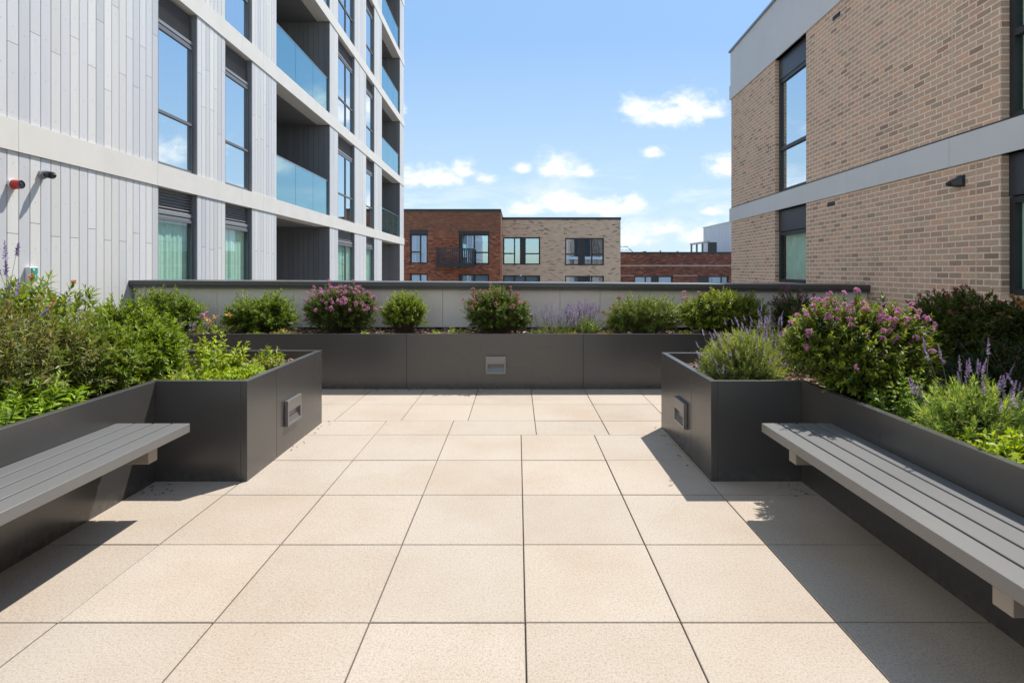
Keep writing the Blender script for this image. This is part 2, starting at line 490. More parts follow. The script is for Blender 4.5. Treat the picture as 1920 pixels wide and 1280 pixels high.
def mulch(rects, z, n, name='bark_mulch'):
    V, F, C = [], [], []
    areas = [(r[1] - r[0]) * (r[3] - r[2]) for r in rects]
    pal = [(0.30, 0.20, 0.13), (0.20, 0.12, 0.075), (0.38, 0.27, 0.19), (0.13, 0.075, 0.05), (0.46, 0.36, 0.27), (0.26, 0.14, 0.09)]
    for _ in range(n):
        r = random.choices(rects, areas)[0]
        x, y = random.uniform(r[0], r[1]), random.uniform(r[2], r[3])
        zz = z + mnoise.noise(Vector((x * 2.2, y * 2.2, 1))) * 0.022 + mnoise.noise(Vector((x * 11, y * 11, 4))) * 0.012 + random.uniform(0, 0.012)
        L, W = random.uniform(0.012, 0.045), random.uniform(0.006, 0.016)
        R = Matrix.Rotation(random.uniform(0, 6.28), 3, 'Z') @ Matrix.Rotation(random.gauss(0, 0.35), 3, 'X') @ Matrix.Rotation(random.gauss(0, 0.3), 3, 'Y')
        k = len(V); T = 0.004
        for c in ((-L, -W, 0), (L, -W * 0.6, 0), (L * 0.8, W, 0), (-L * 0.9, W * 0.8, 0)):
            q = R @ Vector((c[0], c[1], T)); V.append((x + q.x, y + q.y, zz + q.z))
        for c in ((-L, -W, 0), (L, -W * 0.6, 0), (L * 0.8, W, 0), (-L * 0.9, W * 0.8, 0)):
            q = R @ Vector((c[0], c[1], -T)); V.append((x + q.x, y + q.y, zz + q.z))
        F += [(k, k + 1, k + 2), (k, k + 2, k + 3)]
        for i in range(4):
            j = (i + 1) % 4
            F += [(k + i, k + 4 + j, k + j), (k + i, k + 4 + i, k + 4 + j)]
        cc = random.choice(pal); m = random.uniform(0.6, 1.15)
        C += [tuple(q * m for q in cc)] * 8
    o = link_mesh(name, np_mesh(name, np.array(V), np.array(F), np.array(C), False), M['chip'])
    return tag(o, kind='stuff')


ZS = 0.555
LX_, RX_ = -2.30, 1.80
LX, RX = -2.317, 1.819            # planter walls behind the two benches
LBX, RBX = -1.731, 1.240          # sides of the two projecting blocks
PN, LFAR, RFAR = 3.533, 4.884, 4.75
PBK = 6.243                       # face of the back planter
soil_patch(-4.95, LX - 0.03, -2.0, PN, ZS); soil_patch(-4.95, LBX - 0.03, PN, LFAR - 0.03, ZS)
soil_patch(RX + 0.03, 4.4, -2.0, PN, ZS); soil_patch(RBX + 0.03, 4.4, PN, RFAR - 0.03, ZS)
soil_patch(-4.98, 4.5, PBK + 0.03, 7.2, 0.572)
mulch([(-2.9, LBX - 0.05, PN + 0.05, LFAR - 0.05), (-3.4, LX - 0.05, 1.8, PN)], ZS, 1500)
mulch([(RBX + 0.05, 2.3, PN + 0.05, RFAR - 0.05), (RX + 0.05, 2.8, 1.4, PN)], ZS, 1500)
mulch([(-4.6, 4.2, PBK + 0.05, 7.15)], 0.572, 2600)


V, F, C = [], [], []
for (cx, cy, sx, sy, n) in ((-2.22, 3.42, 0.10, 0.10, 16), (1.7, 3.42, 0.10, 0.10, 14), (-0.4, 6.16, 1.3, 0.06, 26), (-1.68, 4.4, 0.03, 0.4, 10), (1.18, 4.2, 0.03, 0.4, 10)):
    for _ in range(n):
        x, y = random.gauss(cx, sx * 0.6), random.gauss(cy, sy * 0.6)
        if x < LX_ or x > RX_ or (y > 3.5 and not -1.72 < x < 1.22) or y > 6.23: continue
        L, W, a = random.uniform(0.005, 0.016), random.uniform(0.003, 0.006), random.uniform(0, 6.28)
        k = len(V); ca, sa = math.cos(a), math.sin(a)
        for (p, q, h) in ((-L, 0, 0.002), (0, -W, 0.004 + random.uniform(0, 0.004)), (L, 0, 0.003), (0, W, 0.004 + random.uniform(0, 0.005))):
            V.append((x + p * ca - q * sa, y + p * sa + q * ca, h))
        F += [(k, k + 1, k + 2), (k, k + 2, k + 3)]
        c = random.choice([(0.10, 0.065, 0.035), (0.16, 0.11, 0.05), (0.07, 0.05, 0.035), (0.2, 0.17, 0.07)]); C += [c] * 4
tag(link_mesh('leaf_litter', np_mesh('leaf_litter', np.array(V), np.array(F), np.array(C), False), M['chip']), kind='stuff')


# ------------------------------------------------------------------ planters
def planter(name, label, loc, panels):
    t = thing(name, label, 'planter', loc)
    for p in panels:
        m = MB()
        for b in p: m.box(*[b[i] - loc[i // 2] for i in range(6)])
        m.build('panel', M['planter'], t, bevel=0.0022)
    return t


TH, HP = 0.042, 0.642
# left planter, in plan an L: wall behind the bench, then the block pushing forward
planter('metal_planter', 'dark grey metal planter behind the bench with sunlit right end block', (-2.317, 3.0, 0), [
    [(LX - TH, LX, -2.0, 0.53, -0.02, HP)], [(LX - TH, LX, 0.533, 2.03, -0.02, HP)], [(LX - TH, LX, 2.033, PN - 0.001, -0.02, HP)],
    [(LX - TH, LBX - TH - 0.001, PN, PN + TH, -0.02, HP)],
    [(LBX - TH, LBX, PN - 0.001, 3.966, -0.02, HP)], [(LBX - TH, LBX, 3.969, LFAR, -0.02, HP)],
    [(-4.98, LBX - TH - 0.001, LFAR - TH, LFAR - 0.001, -0.02, HP)],
])
planter('metal_planter', 'dark grey metal planter with pink shrub and lavender behind the bench', (1.819, 3.0, 0), [
    [(RX, RX + TH, -2.0, 0.53, -0.02, HP)], [(RX, RX + TH, 0.533, PN - 0.001, -0.02, HP)],
    [(RBX + TH + 0.001, RX + TH, PN, PN + TH, -0.02, HP)],
    [(RBX, RBX + TH, PN - 0.001, 3.925, -0.02, HP)], [(RBX, RBX + TH, 3.928, RFAR, -0.02, HP)],
    [(RBX + TH + 0.001, 4.42, RFAR - TH, RFAR - 0.001, -0.02, HP)],
])
xs = [-4.98, -3.254, -1.254, 0.749, 2.749, 4.5]
planter('metal_planter', 'long low dark metal planter across the back of the terrace', (0, PBK, 0),
        [[(a + 0.0006, b - 0.0006, PBK, PBK + TH, -0.02, 0.624)] for a, b in zip(xs[:-1], xs[1:])])


def step_light(label, loc, rz, w, h):
    """wall light on a planter face: local x across, -y out of the wall"""
    t = thing('step_light', label, 'wall light', loc, rz, 'recessed wall lights on the planters')
    f = MB(); T = 0.026; e = 0.022
    zt, zm = h, h * 0.56
    f.box(-w / 2, w / 2, -T, -0.001, zm, zt)                 # blank upper plate
    f.box(-w / 2, w / 2, -T, -0.001, 0, e)
    f.box(-w / 2, -w / 2 + e, -T, -0.001, e, zm); f.box(w / 2 - e, w / 2, -T, -0.001, e, zm)
    f.build('frame', M['light_metal'], t, bevel=0.0015)
    hd = MB()
    hd.hexa([(-w / 2 + e, -T * 0.75, e + 0.001), (w / 2 - e, -T * 0.75, e + 0.001), (w / 2 - e, -0.002, e + 0.001), (-w / 2 + e, -0.002, e + 0.001),
             (-w / 2 + e, -T * 0.74, e + 0.004), (w / 2 - e, -T * 0.74, e + 0.004), (w / 2 - e, -0.002, e + (zm - e) * 0.55), (-w / 2 + e, -0.002, e + (zm - e) * 0.55)])
    hd.build('reflector', M['light_metal'], t)
    ln = MB(); ln.box(-w / 2 + e, w / 2 - e, -0.006, -0.0025, e + (zm - e) * 0.5, zm)
    ln.build('lens', M['lens'], t)
    for sx in (-1, 1):
        sc = MB(); sc.tube((sx * (w / 2 - 0.012), -T - 0.0015, h - 0.014), (sx * (w / 2 - 0.012), -T + 0.002, h - 0.014), 0.005, n=10)
        sc.build('screw', M['steel'], t)
    return t


step_light('square wall light on the sunlit side of the left planter block', (LBX, 4.23, 0.186), math.radians(90), 0.26, 0.19)
step_light('square wall light on the shaded inner side of the right planter block', (RBX, 4.155, 0.186), math.radians(-90), 0.26, 0.19)
step_light('grey wall light low on the long back planter', (-0.243, PBK, 0.176), 0, 0.228, 0.198)


# ------------------------------------------------------------------ benches
def bench(label, sgn, xf, xb, yfar, ynear, brs):
    """sgn +1: front edge faces +x (left bench); -1 mirrored"""
    t = thing('bench', label, 'bench', ((xf + xb) / 2, (yfar + ynear) / 2, 0), 0, 'metal slat benches')
    ox, oy = t.location.x, t.location.y
    ZT = 0.47; W = abs(xf - xb); gp = 0.012; n = 4; sw = (W - gp * (n - 1)) / n
    for i in range(n):
        a = i * (sw + gp); b = a + sw
        x0, x1 = sorted((xf - sgn * a - ox, xf - sgn * b - ox))
        m = MB(); y0, y1 = ynear - oy, yfar - oy
        if i:
            m.box(x0, x1, y0, y1, ZT - 0.042, ZT)
        else:                                   # front slat: an L profile with a deep front edge
            f0, f1, f2 = xf - ox, xf - sgn * 0.03 - ox, xf - sgn * b - ox
            pr = [(f0, ZT - 0.05), (f1, ZT - 0.05), (f1, ZT - 0.042), (f2, ZT - 0.042), (f2, ZT), (f0, ZT)]
            m.v = [(p, y0, z) for p, z in pr] + [(p, y1, z) for p, z in pr]
            m.f = [tuple(range(6)), tuple(range(11, 5, -1))] + [(q, (q + 1) % 6, (q + 1) % 6 + 6, q + 6) for q in range(6)]
            m.c = [None] * 8; m.smooth = [False] * 8
        m.build('slat', M['bench'], t, bevel=0.0018)
    for y in brs:
        a, b = sorted((xf - sgn * 0.04 - ox, xb - sgn * 0.0 - ox))
        m = MB(); m.box(a, b, y - 0.036 - oy, y + 0.036 - oy, 0.338, ZT - 0.022)
        m.build('bracket', M['bracket'], t, bevel=0.002)
    return t


bench('grey slatted metal bench below the dense green shrubs', 1, -1.889, LX + 0.004, 3.182, -1.2, (2.92, 1.66, 0.4))
bench('grey slatted metal bench along the planter of lavender and pink flowers', -1, 1.411, RX - 0.004, 3.186, -1.2, (2.91, 1.65, 0.39))


# ------------------------------------------------------------------ parapet at the back
PYW = 7.20
t = thing('parapet_wall', 'pale panelled parapet wall with dark coping behind the back planter', 'parapet wall', (0, PYW, 0))
zl, zr = 1.212, 1.152
zc = lambda x: zl + (zr - zl) * (x + 5.0) / 9.55
seams = [-5.0, -3.92, -2.45, -0.975, 0.557, 1.08, 2.6, 4.2, 4.57]
for a, b in zip(seams[:-1], seams[1:]):
    m = MB(); a2, b2 = a + 0.002, b - 0.002
    m.hexa([(a2, 0, 0.60), (b2, 0, 0.60), (b2, 0.06, 0.60), (a2, 0.06, 0.60),
            (a2, 0, zc(a) - 0.06), (b2, 0, zc(b) - 0.06), (b2, 0.06, zc(b) - 0.06), (a2, 0.06, zc(a) - 0.06)])
    m.build('wall_panel', M['parapet'], t)
m = MB(); m.hexa([(-5.0, 0.061, -1.2), (4.57, 0.061, -1.2), (4.57, 0.55, -1.2), (-5.0, 0.55, -1.2),
                  (-5.0, 0.061, zl - 0.06), (4.57, 0.061, zr - 0.06), (4.57, 0.55, zr - 0.06), (-5.0, 0.55, zl - 0.06)])
m.build('wall_core', M['gap'], t)
m = MB()
for (d0, d1, z0, z1) in ((-0.075, 0.62, -0.062, 0.0), (-0.062, -0.045, -0.094, -0.0625)):
    m.hexa([(-5.03, d0, zl + z0), (4.57, d0, zr + z0), (4.57, d1, zr + z0), (-5.03, d1, zl + z0),
            (-5.03, d0, zl + z1), (4.57, d0, zr + z1), (4.57, d1, zr + z1), (-5.03, d1, zl + z1)])
m.build('coping', M['coping'], t, bevel=0.004)


# ------------------------------------------------------------------ generic wall with openings, window
def wall_open(mb, Mf, s0, s1, z0, z1, ops, d0, d1, col=None):
    S = sorted({s0, s1, *[o[0] for o in ops], *[o[1] for o in ops]})
    Z = sorted({z0, z1, *[o[2] for o in ops], *[o[3] for o in ops]})
    for a, b in zip(S[:-1], S[1:]):
        for c, e in zip(Z[:-1], Z[1:]):
            m, k = (a + b) / 2, (c + e) / 2
            if any(o[0] < m < o[1] and o[2] < k < o[3] for o in ops): continue
            mb.quad([Mf(a, d0, c), Mf(b, d0, c), Mf(b, d0, e), Mf(a, d0, e)], col)
    for (a, b, c, e) in ops:
        mb.quad([Mf(a, d0, c), Mf(a, d1, c), Mf(a, d1, e), Mf(a, d0, e)], col)
        mb.quad([Mf(b, d0, c), Mf(b, d1, c), Mf(b, d1, e), Mf(b, d0, e)], col)
        mb.quad([Mf(a, d0, c), Mf(b, d0, c), Mf(b, d1, c), Mf(a, d1, c)], col)
        mb.quad([Mf(a, d0, e), Mf(b, d0, e), Mf(b, d1, e), Mf(a, d1, e)], col)
    mb.quad([Mf(s0, d0, z0), Mf(s0, d1, z0), Mf(s0, d1, z1), Mf(s0, d0, z1)], col)
    mb.quad([Mf(s1, d0, z0), Mf(s1, d1, z0), Mf(s1, d1, z1), Mf(s1, d0, z1)], col)


def window(Mf, s0, s1, z0, z1, d, parent, fw=0.05, vert=(), horiz=(), frame='dark_frame', glass='glass_up', loc=(0, 0, 0),
           panels=(), name='window', bd=0.06, curtain=None, cd=0.14, blind=None):
    """frame mesh as the part; pane, panel, curtain as its children. horiz: (z, sa, sb)"""
    f = MB()
    f.mbox(Mf, s0, s0 + fw, d, d + bd, z0, z1); f.mbox(Mf, s1 - fw, s1, d, d + bd, z0, z1)
    f.mbox(Mf, s0 + fw, s1 - fw, d, d + bd, z0, z0 + fw); f.mbox(Mf, s0 + fw, s1 - fw, d, d + bd, z1 - fw, z1)
    for v in vert: f.mbox(Mf, v - fw * 0.5, v + fw * 0.5, d - 0.003, d + bd, z0 + fw, z1 - fw)
    for (z, a, b) in horiz: f.mbox(Mf, a, b, d - 0.005, d + bd, z - fw * 0.5, z + fw * 0.5)
    w = f.build(name, M[frame], parent, loc=loc)
    p = MB(); e = fw * 0.6
    p.quad([Mf(s0 + e, d + bd * 0.5, z0 + e), Mf(s1 - e, d + bd * 0.5, z0 + e), Mf(s1 - e, d + bd * 0.5, z1 - e), Mf(s0 + e, d + bd * 0.5, z1 - e)])
    p.build('pane', M[glass], w)
    for (a, b, c, e) in panels:
        q = MB(); q.mbox(Mf, a, b, d + 0.008, d + bd + 0.01, c, e); q.build('panel', M['dark_frame'], w)
    for (a, b) in (curtain or ()):
        q = MB(); n = max(6, int((b - a) / 0.018))
        pts = []
        ph = random.uniform(0, 6)
        for i in range(n + 1):
            s = a + (b - a) * i / n
            pts.append((s, d + cd + 0.005 * math.sin(s * 62 + ph) + 0.007 * math.sin(s * 23 + ph * 2)))
        for i in range(n):
            (sa, da), (sb, db) = pts[i], pts[i + 1]
            q.quad([Mf(sa, da, z0 + 0.02), Mf(sb, db, z0 + 0.02), Mf(sb, db, z1 - 0.03), Mf(sa, da, z1 - 0.03)], smooth=True)
        q.build('curtain', M['curtain'], w)
    if blind:
        for (a, b, c, e) in blind:
            q = MB(); q.mbox(Mf, a, b, d + bd + 0.03, d + bd + 0.034, c, e); q.build('blind', M['blind'], w)
    return w


# ------------------------------------------------------------------ left building (grey boards, cream bands)
LB = thing('apartment_building', 'tall grey boarded apartment building with cream bands and glass balconies', 'apartment building',
           (-5.024, 7.12, BASE), 0.025)
LO = (0, 0, -BASE)
Ml = lambda s, d, z: (-d, s - 7.12, z)
FLOORS = [(-0.40, 2.525), (2.835, 5.36), (5.675, 8.24), (8.55, 11.2), (11.51, 14.1)]
BANDS = [(2.525, 2.835), (5.36, 5.675), (8.24, 8.55), (11.2, 11.51), (14.1, 14.42), (-0.75, -0.40)]
S0, S1 = -6.0, 26.8
WIN = [('A', 7.736, 8.727), ('B', 9.60, 10.63), ('C', 16.15, 17.95), ('D', 19.45, 20.69)]
BAL = [(11.77, 15.38), (21.96, 25.8)]
solid = [(S0, 7.736), (8.727, 9.60), (10.63, 11.77), (15.38, 16.15), (17.95, 19.45), (20.69, 21.96), (25.8, S1)]
m = MB()
for k, (z0, z1) in enumerate(FLOORS):
    for (a, b) in solid:
        nb = max(1, round((b - a) / 0.131)); w = (b - a) / nb
        for i in range(nb):
            s = a + i * w
            warm = random.random()
            if warm < 0.45: c = (0.655, 0.645, 0.615)
            elif warm < 0.8: c = (0.62, 0.62, 0.618)
            else: c = (0.565, 0.57, 0.58)
            j = random.uniform(0.95, 1.04); c = tuple(q * j for q in c)
            if k == 0: zj = (1.71 if i % 2 else 0.42) + random.choice((0, 0, -0.03, 0.12))
            else: zj = z0 + (z1 - z0) * (random.uniform(0.28, 0.46) if i % 2 else random.uniform(0.58, 0.80))
            j2 = random.uniform(0.93, 1.05)
            m.mbox(Ml, s + 0.005, s + w - 0.005, 0.0, 0.013, z0 + 0.004, zj - 0.0025, c)
            m.mbox(Ml, s + 0.005, s + w - 0.005, 0.0, 0.013, zj + 0.0025, z1 - 0.002, tuple(q * j2 for q in c))
m.build('wall_cladding', M['cladding'], LB, loc=LO)
m = MB()
for (z0, z1) in FLOORS:                                    # fixing heads
    for (a, b) in solid:
        nb = max(1, round((b - a) / 0.131)); w = (b - a) / nb
        for i in range(nb):
            s = a + (i + 0.5) * w
            if s > 13: continue
            for fz in (0.04, 0.20, 0.36, 0.52, 0.68, 0.84, 0.96):
                z = z0 + (z1 - z0) * fz + random.uniform(-0.05, 0.05)
                m.mbox(Ml, s - 0.004, s + 0.004, -0.0012, 0.002, z - 0.004, z + 0.004)
m.build('fixings', M['fixing'], LB, loc=LO)
for (a, b) in solid:                                        # the solid piers behind the boards
    m = MB(); m.mbox(Ml, a + 0.002, b - 0.002, 0.0135, 0.335, -0.40, 14.1); m.build('pier', M['gap'], LB, loc=LO)
for (z0, z1) in BANDS:                                      # each cream band with open vertical joints
    m = MB(); s = S0
    js = [S0, -2.0, 2.2, 5.49, 7.70, 10.18, 11.1, 13.6, 16.6, 19.4, 22.2, 24.6, S1 + 0.06]
    for a, b in zip(js[:-1], js[1:]): m.mbox(Ml, a + 0.002, b - 0.002, -0.018, 0.34, z0, z1)
    m.build('floor_band', M['band'], LB, loc=LO)
m = MB()
segs = [(S0, BAL[0][0] - 0.05, 1.3), (BAL[0][0] - 0.05, BAL[0][1] + 0.05, 1.95), (BAL[0][1] + 0.05, BAL[1][0] - 0.05, 1.3), (BAL[1][0] - 0.05, BAL[1][1] + 0.05, 1.95), (BAL[1][1] + 0.05, S1, 1.3)]
for (a, b, dd) in segs: m.mbox(Ml, a, b, dd, 11.0, BASE, 17.2)
m.mbox(Ml, S0, S1, 0.02, 1.3, 14.42, 17.2); m.mbox(Ml, S0, S1, 0.02, 11.0, BASE, -0.75)
m.mbox(Ml, S0 - 0.3, S0, 0.02, 11.0, BASE, 17.2); m.mbox(Ml, S1 - 0.3, S1 - 0.001, 0.3405, 1.3, -0.75, 14.42)
m.build('structure', M['core'], LB, loc=LO)
Mw = lambda s, d, z: (-s, S1 - 7.12 - d, z)
m = MB()
for (z0, z1) in FLOORS:
    for i in range(44):
        j = random.uniform(0.9, 1.05)
        m.mbox(Mw, 0.36 + i * 0.24, 0.36 + i * 0.24 + 0.234, -0.015, -0.001, z0 + 0.003, z1 - 0.003, (0.66 * j, 0.66 * j, 0.66 * j))
m.build('wall_cladding', M['cladding'], LB, loc=LO)
for (z0, z1) in BANDS:
    m = MB(); m.mbox(Mw, 0.342, 11.0, -0.025, -0.001, z0, z1); m.build('floor_band', M['band'], LB, loc=LO)
for k, (z0, z1) in enumerate(FLOORS):
    for (nm, a, b) in WIN:
        # reveal lining
        zg = 2.06 if k == 0 else z1 - 0.58
        zl0 = zg + 0.145
        r = MB()
        r.mbox(Ml, b - 0.012, b + 0.001, 0.002, 0.30, z0, z1); r2 = MB(); r2.mbox(Ml, a - 0.001, a + 0.012, 0.002, 0.30, z0, z1)
        mull = [a + (b - a) * 0.55] if nm == 'C' else []
        zt = z0 + (zg - z0) * 0.40
        hz = [(zt, a + 0.06, b - 0.06)] if k > 0 else []
        cur = None
        if k == 0: cur = [(a + 0.03, a + (b - a) * 0.52), (a + (b - a) * 0.545, b - 0.03)] if nm in 'AC' else [(a + 0.03, a + (b - a) * 0.36), (a + (b - a) * 0.40, b - 0.03)]
        elif random.random() < 0.5: cur = [(b - (b - a) * 0.35, b - 0.03)]
        w = window(Ml, a + 0.013, b - 0.013, z0 + 0.012, zg + 0.05, 0.055, LB, 0.042, mull, hz, 'grey_frame',
                   'glass_low' if k == 0 else 'glass_up', LO, curtain=cur, bd=0.045, cd=0.085)
        rv = r.build('reveal', M['reveal'], w); r2.build('reveal', M['reveal'], w)
        lv = MB()
        lv.mbox(Ml, a + 0.013, b - 0.013, 0.07, 0.13, zg + 0.052, zg + 0.085); lv.mbox(Ml, a + 0.013, b - 0.013, 0.06, 0.13, zg + 0.095, zl0)
        n = int((z1 - 0.01 - zl0) / 0.042)
        for i in range(n):
            z = zl0 + i * (z1 - 0.008 - zl0) / n
            lv.hexa([Ml(a + 0.013, 0.075, z), Ml(b - 0.013, 0.075, z), Ml(b - 0.013, 0.115, z + 0.026), Ml(a + 0.013, 0.115, z + 0.026),
                     Ml(a + 0.013, 0.075, z + 0.005), Ml(b - 0.013, 0.075, z + 0.005), Ml(b - 0.013, 0.115, z + 0.032), Ml(a + 0.013, 0.115, z + 0.032)])
        lv.mbox(Ml, a + 0.013, b - 0.013, 0.118, 0.125, zl0, z1 - 0.006)
        lv.build('louvre', M['louvre'], w)
        # room behind: painted back wall so that the glass has something to show
        if k == 0:
            q = MB(); q.mbox(Ml, a - 0.3, b + 0.3, 1.0, 1.04, z0, z1); q.build('room_wall', M['wall_int'], w)
    for (a, b) in BAL:
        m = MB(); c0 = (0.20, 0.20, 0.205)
        def boards(fa, length, zz0, zz1):
            nb = max(1, int(length / 0.131))
            for i in range(nb):
                j = random.uniform(0.88, 1.1)
                fa(i * length / nb + 0.003, (i + 1) * length / nb - 0.003, zz0, zz1, tuple(q * j for q in c0))
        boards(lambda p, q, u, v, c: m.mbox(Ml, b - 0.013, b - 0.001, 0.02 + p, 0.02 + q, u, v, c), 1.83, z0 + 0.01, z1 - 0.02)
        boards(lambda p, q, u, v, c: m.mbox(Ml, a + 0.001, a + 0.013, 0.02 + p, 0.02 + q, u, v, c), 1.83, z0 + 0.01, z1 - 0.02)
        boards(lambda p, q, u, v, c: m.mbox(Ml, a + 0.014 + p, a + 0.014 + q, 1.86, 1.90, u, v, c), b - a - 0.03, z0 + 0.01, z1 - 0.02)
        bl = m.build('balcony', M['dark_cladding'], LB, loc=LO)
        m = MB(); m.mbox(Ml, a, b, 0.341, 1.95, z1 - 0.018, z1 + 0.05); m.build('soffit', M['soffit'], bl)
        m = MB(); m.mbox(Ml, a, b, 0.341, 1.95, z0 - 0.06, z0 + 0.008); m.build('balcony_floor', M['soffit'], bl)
        m = MB(); s0, s1 = a + 0.25, a + 0.25 + min(1.9, (b - a) * 0.55)
        for (u, v) in ((s0, s0 + 0.06), ((s0 + s1) / 2 - 0.04, (s0 + s1) / 2 + 0.04), (s1 - 0.06, s1)): m.mbox(Ml, u, v, 1.82, 1.85, z0 + 0.05, z0 + 2.15)
        m.mbox(Ml, s0, s1, 1.815, 1.85, z0 + 2.1, z0 + 2.16); m.build('door_frame', M['dark_frame'], bl)
        m = MB(); m.quad([Ml(s0, 1.84, z0 + 0.05), Ml(s1, 1.84, z0 + 0.05), Ml(s1, 1.84, z0 + 2.1), Ml(s0, 1.84, z0 + 2.1)]); m.build('door_glass', M['glass_low'], bl)
        if k > 0:
            m = MB(); np_ = 3
            for i in range(np_):
                u, v = a + 0.02 + (b - a - 0.04) * i / np_, a + 0.02 + (b - a - 0.04) * (i + 1) / np_
                m.mbox(Ml, u + 0.008, v - 0.008, 0.05, 0.062, z0 + 0.004, z0 + 0.96)
            m.mbox(Ml, b - 0.30, b - 0.27, 0.07, 0.3, z0 + 0.004, z0 + 0.96)
            m.build('glass_balustrade', M['glass_rail'], bl)
            m = MB(); m.mbox(Ml, a + 0.015, b - 0.015, 0.046, 0.066, z0 + 0.962, z0 + 0.985); m.build('handrail', M['steel'], bl)

# fixtures on the left facade
def left_pt(Y, out, z): return Vector((-5.024 - 0.025 * (Y - 7.12) + out, Y, z))


t = thing('alarm_beacon', 'round red alarm sounder on the boarded wall', 'alarm beacon', left_pt(5.43, 0, 2.19))
m = MB(); m.tube((0.0, 0, 0), (0.022, 0, 0), 0.052, 0.052, 20); m.build('base', M['white_plastic'], t)
m = MB(); m.tube((0.022, 0, 0), (0.07, 0, 0), 0.046, 0.046, 20); m.tube((0.07, 0, 0), (0.10, 0, 0), 0.046, 0.042, 20, caps=False); m.build('body', M['red_plastic'], t)
m = MB(); m.tube((0.085, 0, 0), (0.094, 0, 0), 0.041, 0.041, 20); m.tube((0.094, 0, 0), (0.099, 0, 0), 0.014, 0.010, 12); m.build('horn', M['black_plastic'], t)

t = thing('security_camera', 'dark bullet security camera on the grey boarded wall', 'security camera', left_pt(5.78, 0, 2.345))
m = MB(); m.tube((0, 0, 0.0), (0.028, 0, 0.0), 0.046, 0.046, 18); m.tube((0.028, 0, 0), (0.075, 0.0, 0.0), 0.036, 0.034, 18); m.build('mount', M['grey_plastic'], t)
m = MB(); m.tube((0.06, 0.0, 0.003), (0.145, -0.03, -0.012), 0.038, 0.036, 18); m.tube((0.145, -0.03, -0.012), (0.185, -0.044, -0.02), 0.033, 0.012, 18); m.build('body', M['black_plastic'], t)

t = thing('call_point', 'small green and white call point box above the flowers', 'call point', left_pt(5.58, 0, 1.225))
m = MB(); m.box(0, 0.05, 0, 0.105, 0, 0.155); m.build('housing', M['white_plastic'], t, bevel=0.005)
m = MB(); m.box(0.0502, 0.056, 0.014, 0.093, 0.085, 0.146); m.box(0.0502, 0.056, 0.014, 0.093, 0.018, 0.072); m.build('green_panel', M['green_plastic'], t, bevel=0.003)
m = MB(); m.box(0.0565, 0.060, 0.030, 0.062, 0.046, 0.062); m.box(0.0565, 0.060, 0.030, 0.050, 0.115, 0.135); m.build('button', M['white_plastic'], t)


# ------------------------------------------------------------------ right building (tan brick, grey bands)
RB = thing('brick_building', 'tan brick building with pale grey bands and tall dark windows at right', 'brick building', (4.565, 7.12, BASE), -0.045)
Mr = lambda s, d, z: (d, s - 7.12, z)
RS0, RS1 = -7.0, 12.38
ZB0, ZB1, ZF0, ZF1 = 2.415, 2.712, 5.155, 6.26
rwin = [(8.87, 10.06), (3.75, 5.10), (-1.6, -0.3)]
ops = []
for (a, b) in rwin: ops += [(a, b, 1.12, ZB0), (a, b, ZB1, ZF0)]
for (z0, z1, zr0) in ((-0.8, ZB0, 1.12), (ZB1, ZF0, ZB1)):
    m = MB()
    wall_open(m, Mr, RS0, RS1, z0, z1, [(a, b, max(zr0, z0), z1) for (a, b) in rwin], 0.0, 0.115)
    m.build('brick_wall', M['tan_brick'], RB, loc=LO)
m = MB(); m.mbox(Mr, RS0, RS1, 1.1, 9.0, BASE, 6.1); m.mbox(Mr, RS0, RS1, 0.0, 1.1, BASE, -0.8); m.mbox(Mr, RS1 - 0.25, RS1 - 0.002, 0.12, 1.1, -0.8, 6.1)
m.mbox(Mr, RS0, RS0 + 0.25, 0.12, 1.1, -0.8, 6.1); m.mbox(Mr, RS0 + 0.25, RS1 - 0.25, 0.12, 1.1, ZB0, ZB1); m.mbox(Mr, RS0 + 0.25, RS1 - 0.25, 0.12, 1.1, ZF0, 6.1)
m.build('structure', M['core'], RB, loc=LO)
def joints(z0, z1, js, d0, name, e=0.0):
    m = MB()
    for a, b in zip(js[:-1], js[1:]): m.mbox(Mr, a + 0.002, b - 0.002, d0, 0.119, z0, z1)
    return m.build(name, M['fascia'], RB, loc=LO)
joints(ZB0, ZB1, [RS0, -3.4, -0.5, 2.6, 5.72, 7.65, 9.99, 11.35, RS1 + 0.07], -0.022, 'grey_band')
joints(ZF0, ZF0 + 0.31, [RS0, -2, 0.8, 3.6, 6.4, 9.10, 11.2, RS1 + 0.07], -0.022, 'fascia_panel')
joints(ZF0 + 0.313, ZF1 - 0.05, [RS0, -3, 0.0, 2.9, 5.4, 7.55, 9.27, 11.1, RS1 + 0.02], -0.014, 'fascia_panel')
m = MB(); m.mbox(Mr, RS0, RS1 + 0.06, -0.045, 0.5, ZF1 - 0.048, ZF1); m.build('roof_coping', M['steel'], RB, loc=LO, bevel=0.004)
m = MB(); m.mbox(Mr, RS0, RS1, -0.004, 0.119, ZB1 + 0.001, ZB1 + 0.022); m.build('drip_flashing', M['dark_frame'], RB, loc=LO)
m = MB(); m.mbox(Mr, RS0, RS1, 0.5, 9.0, 6.101, 6.16); m.build('roof', M['roof'], RB, loc=LO)
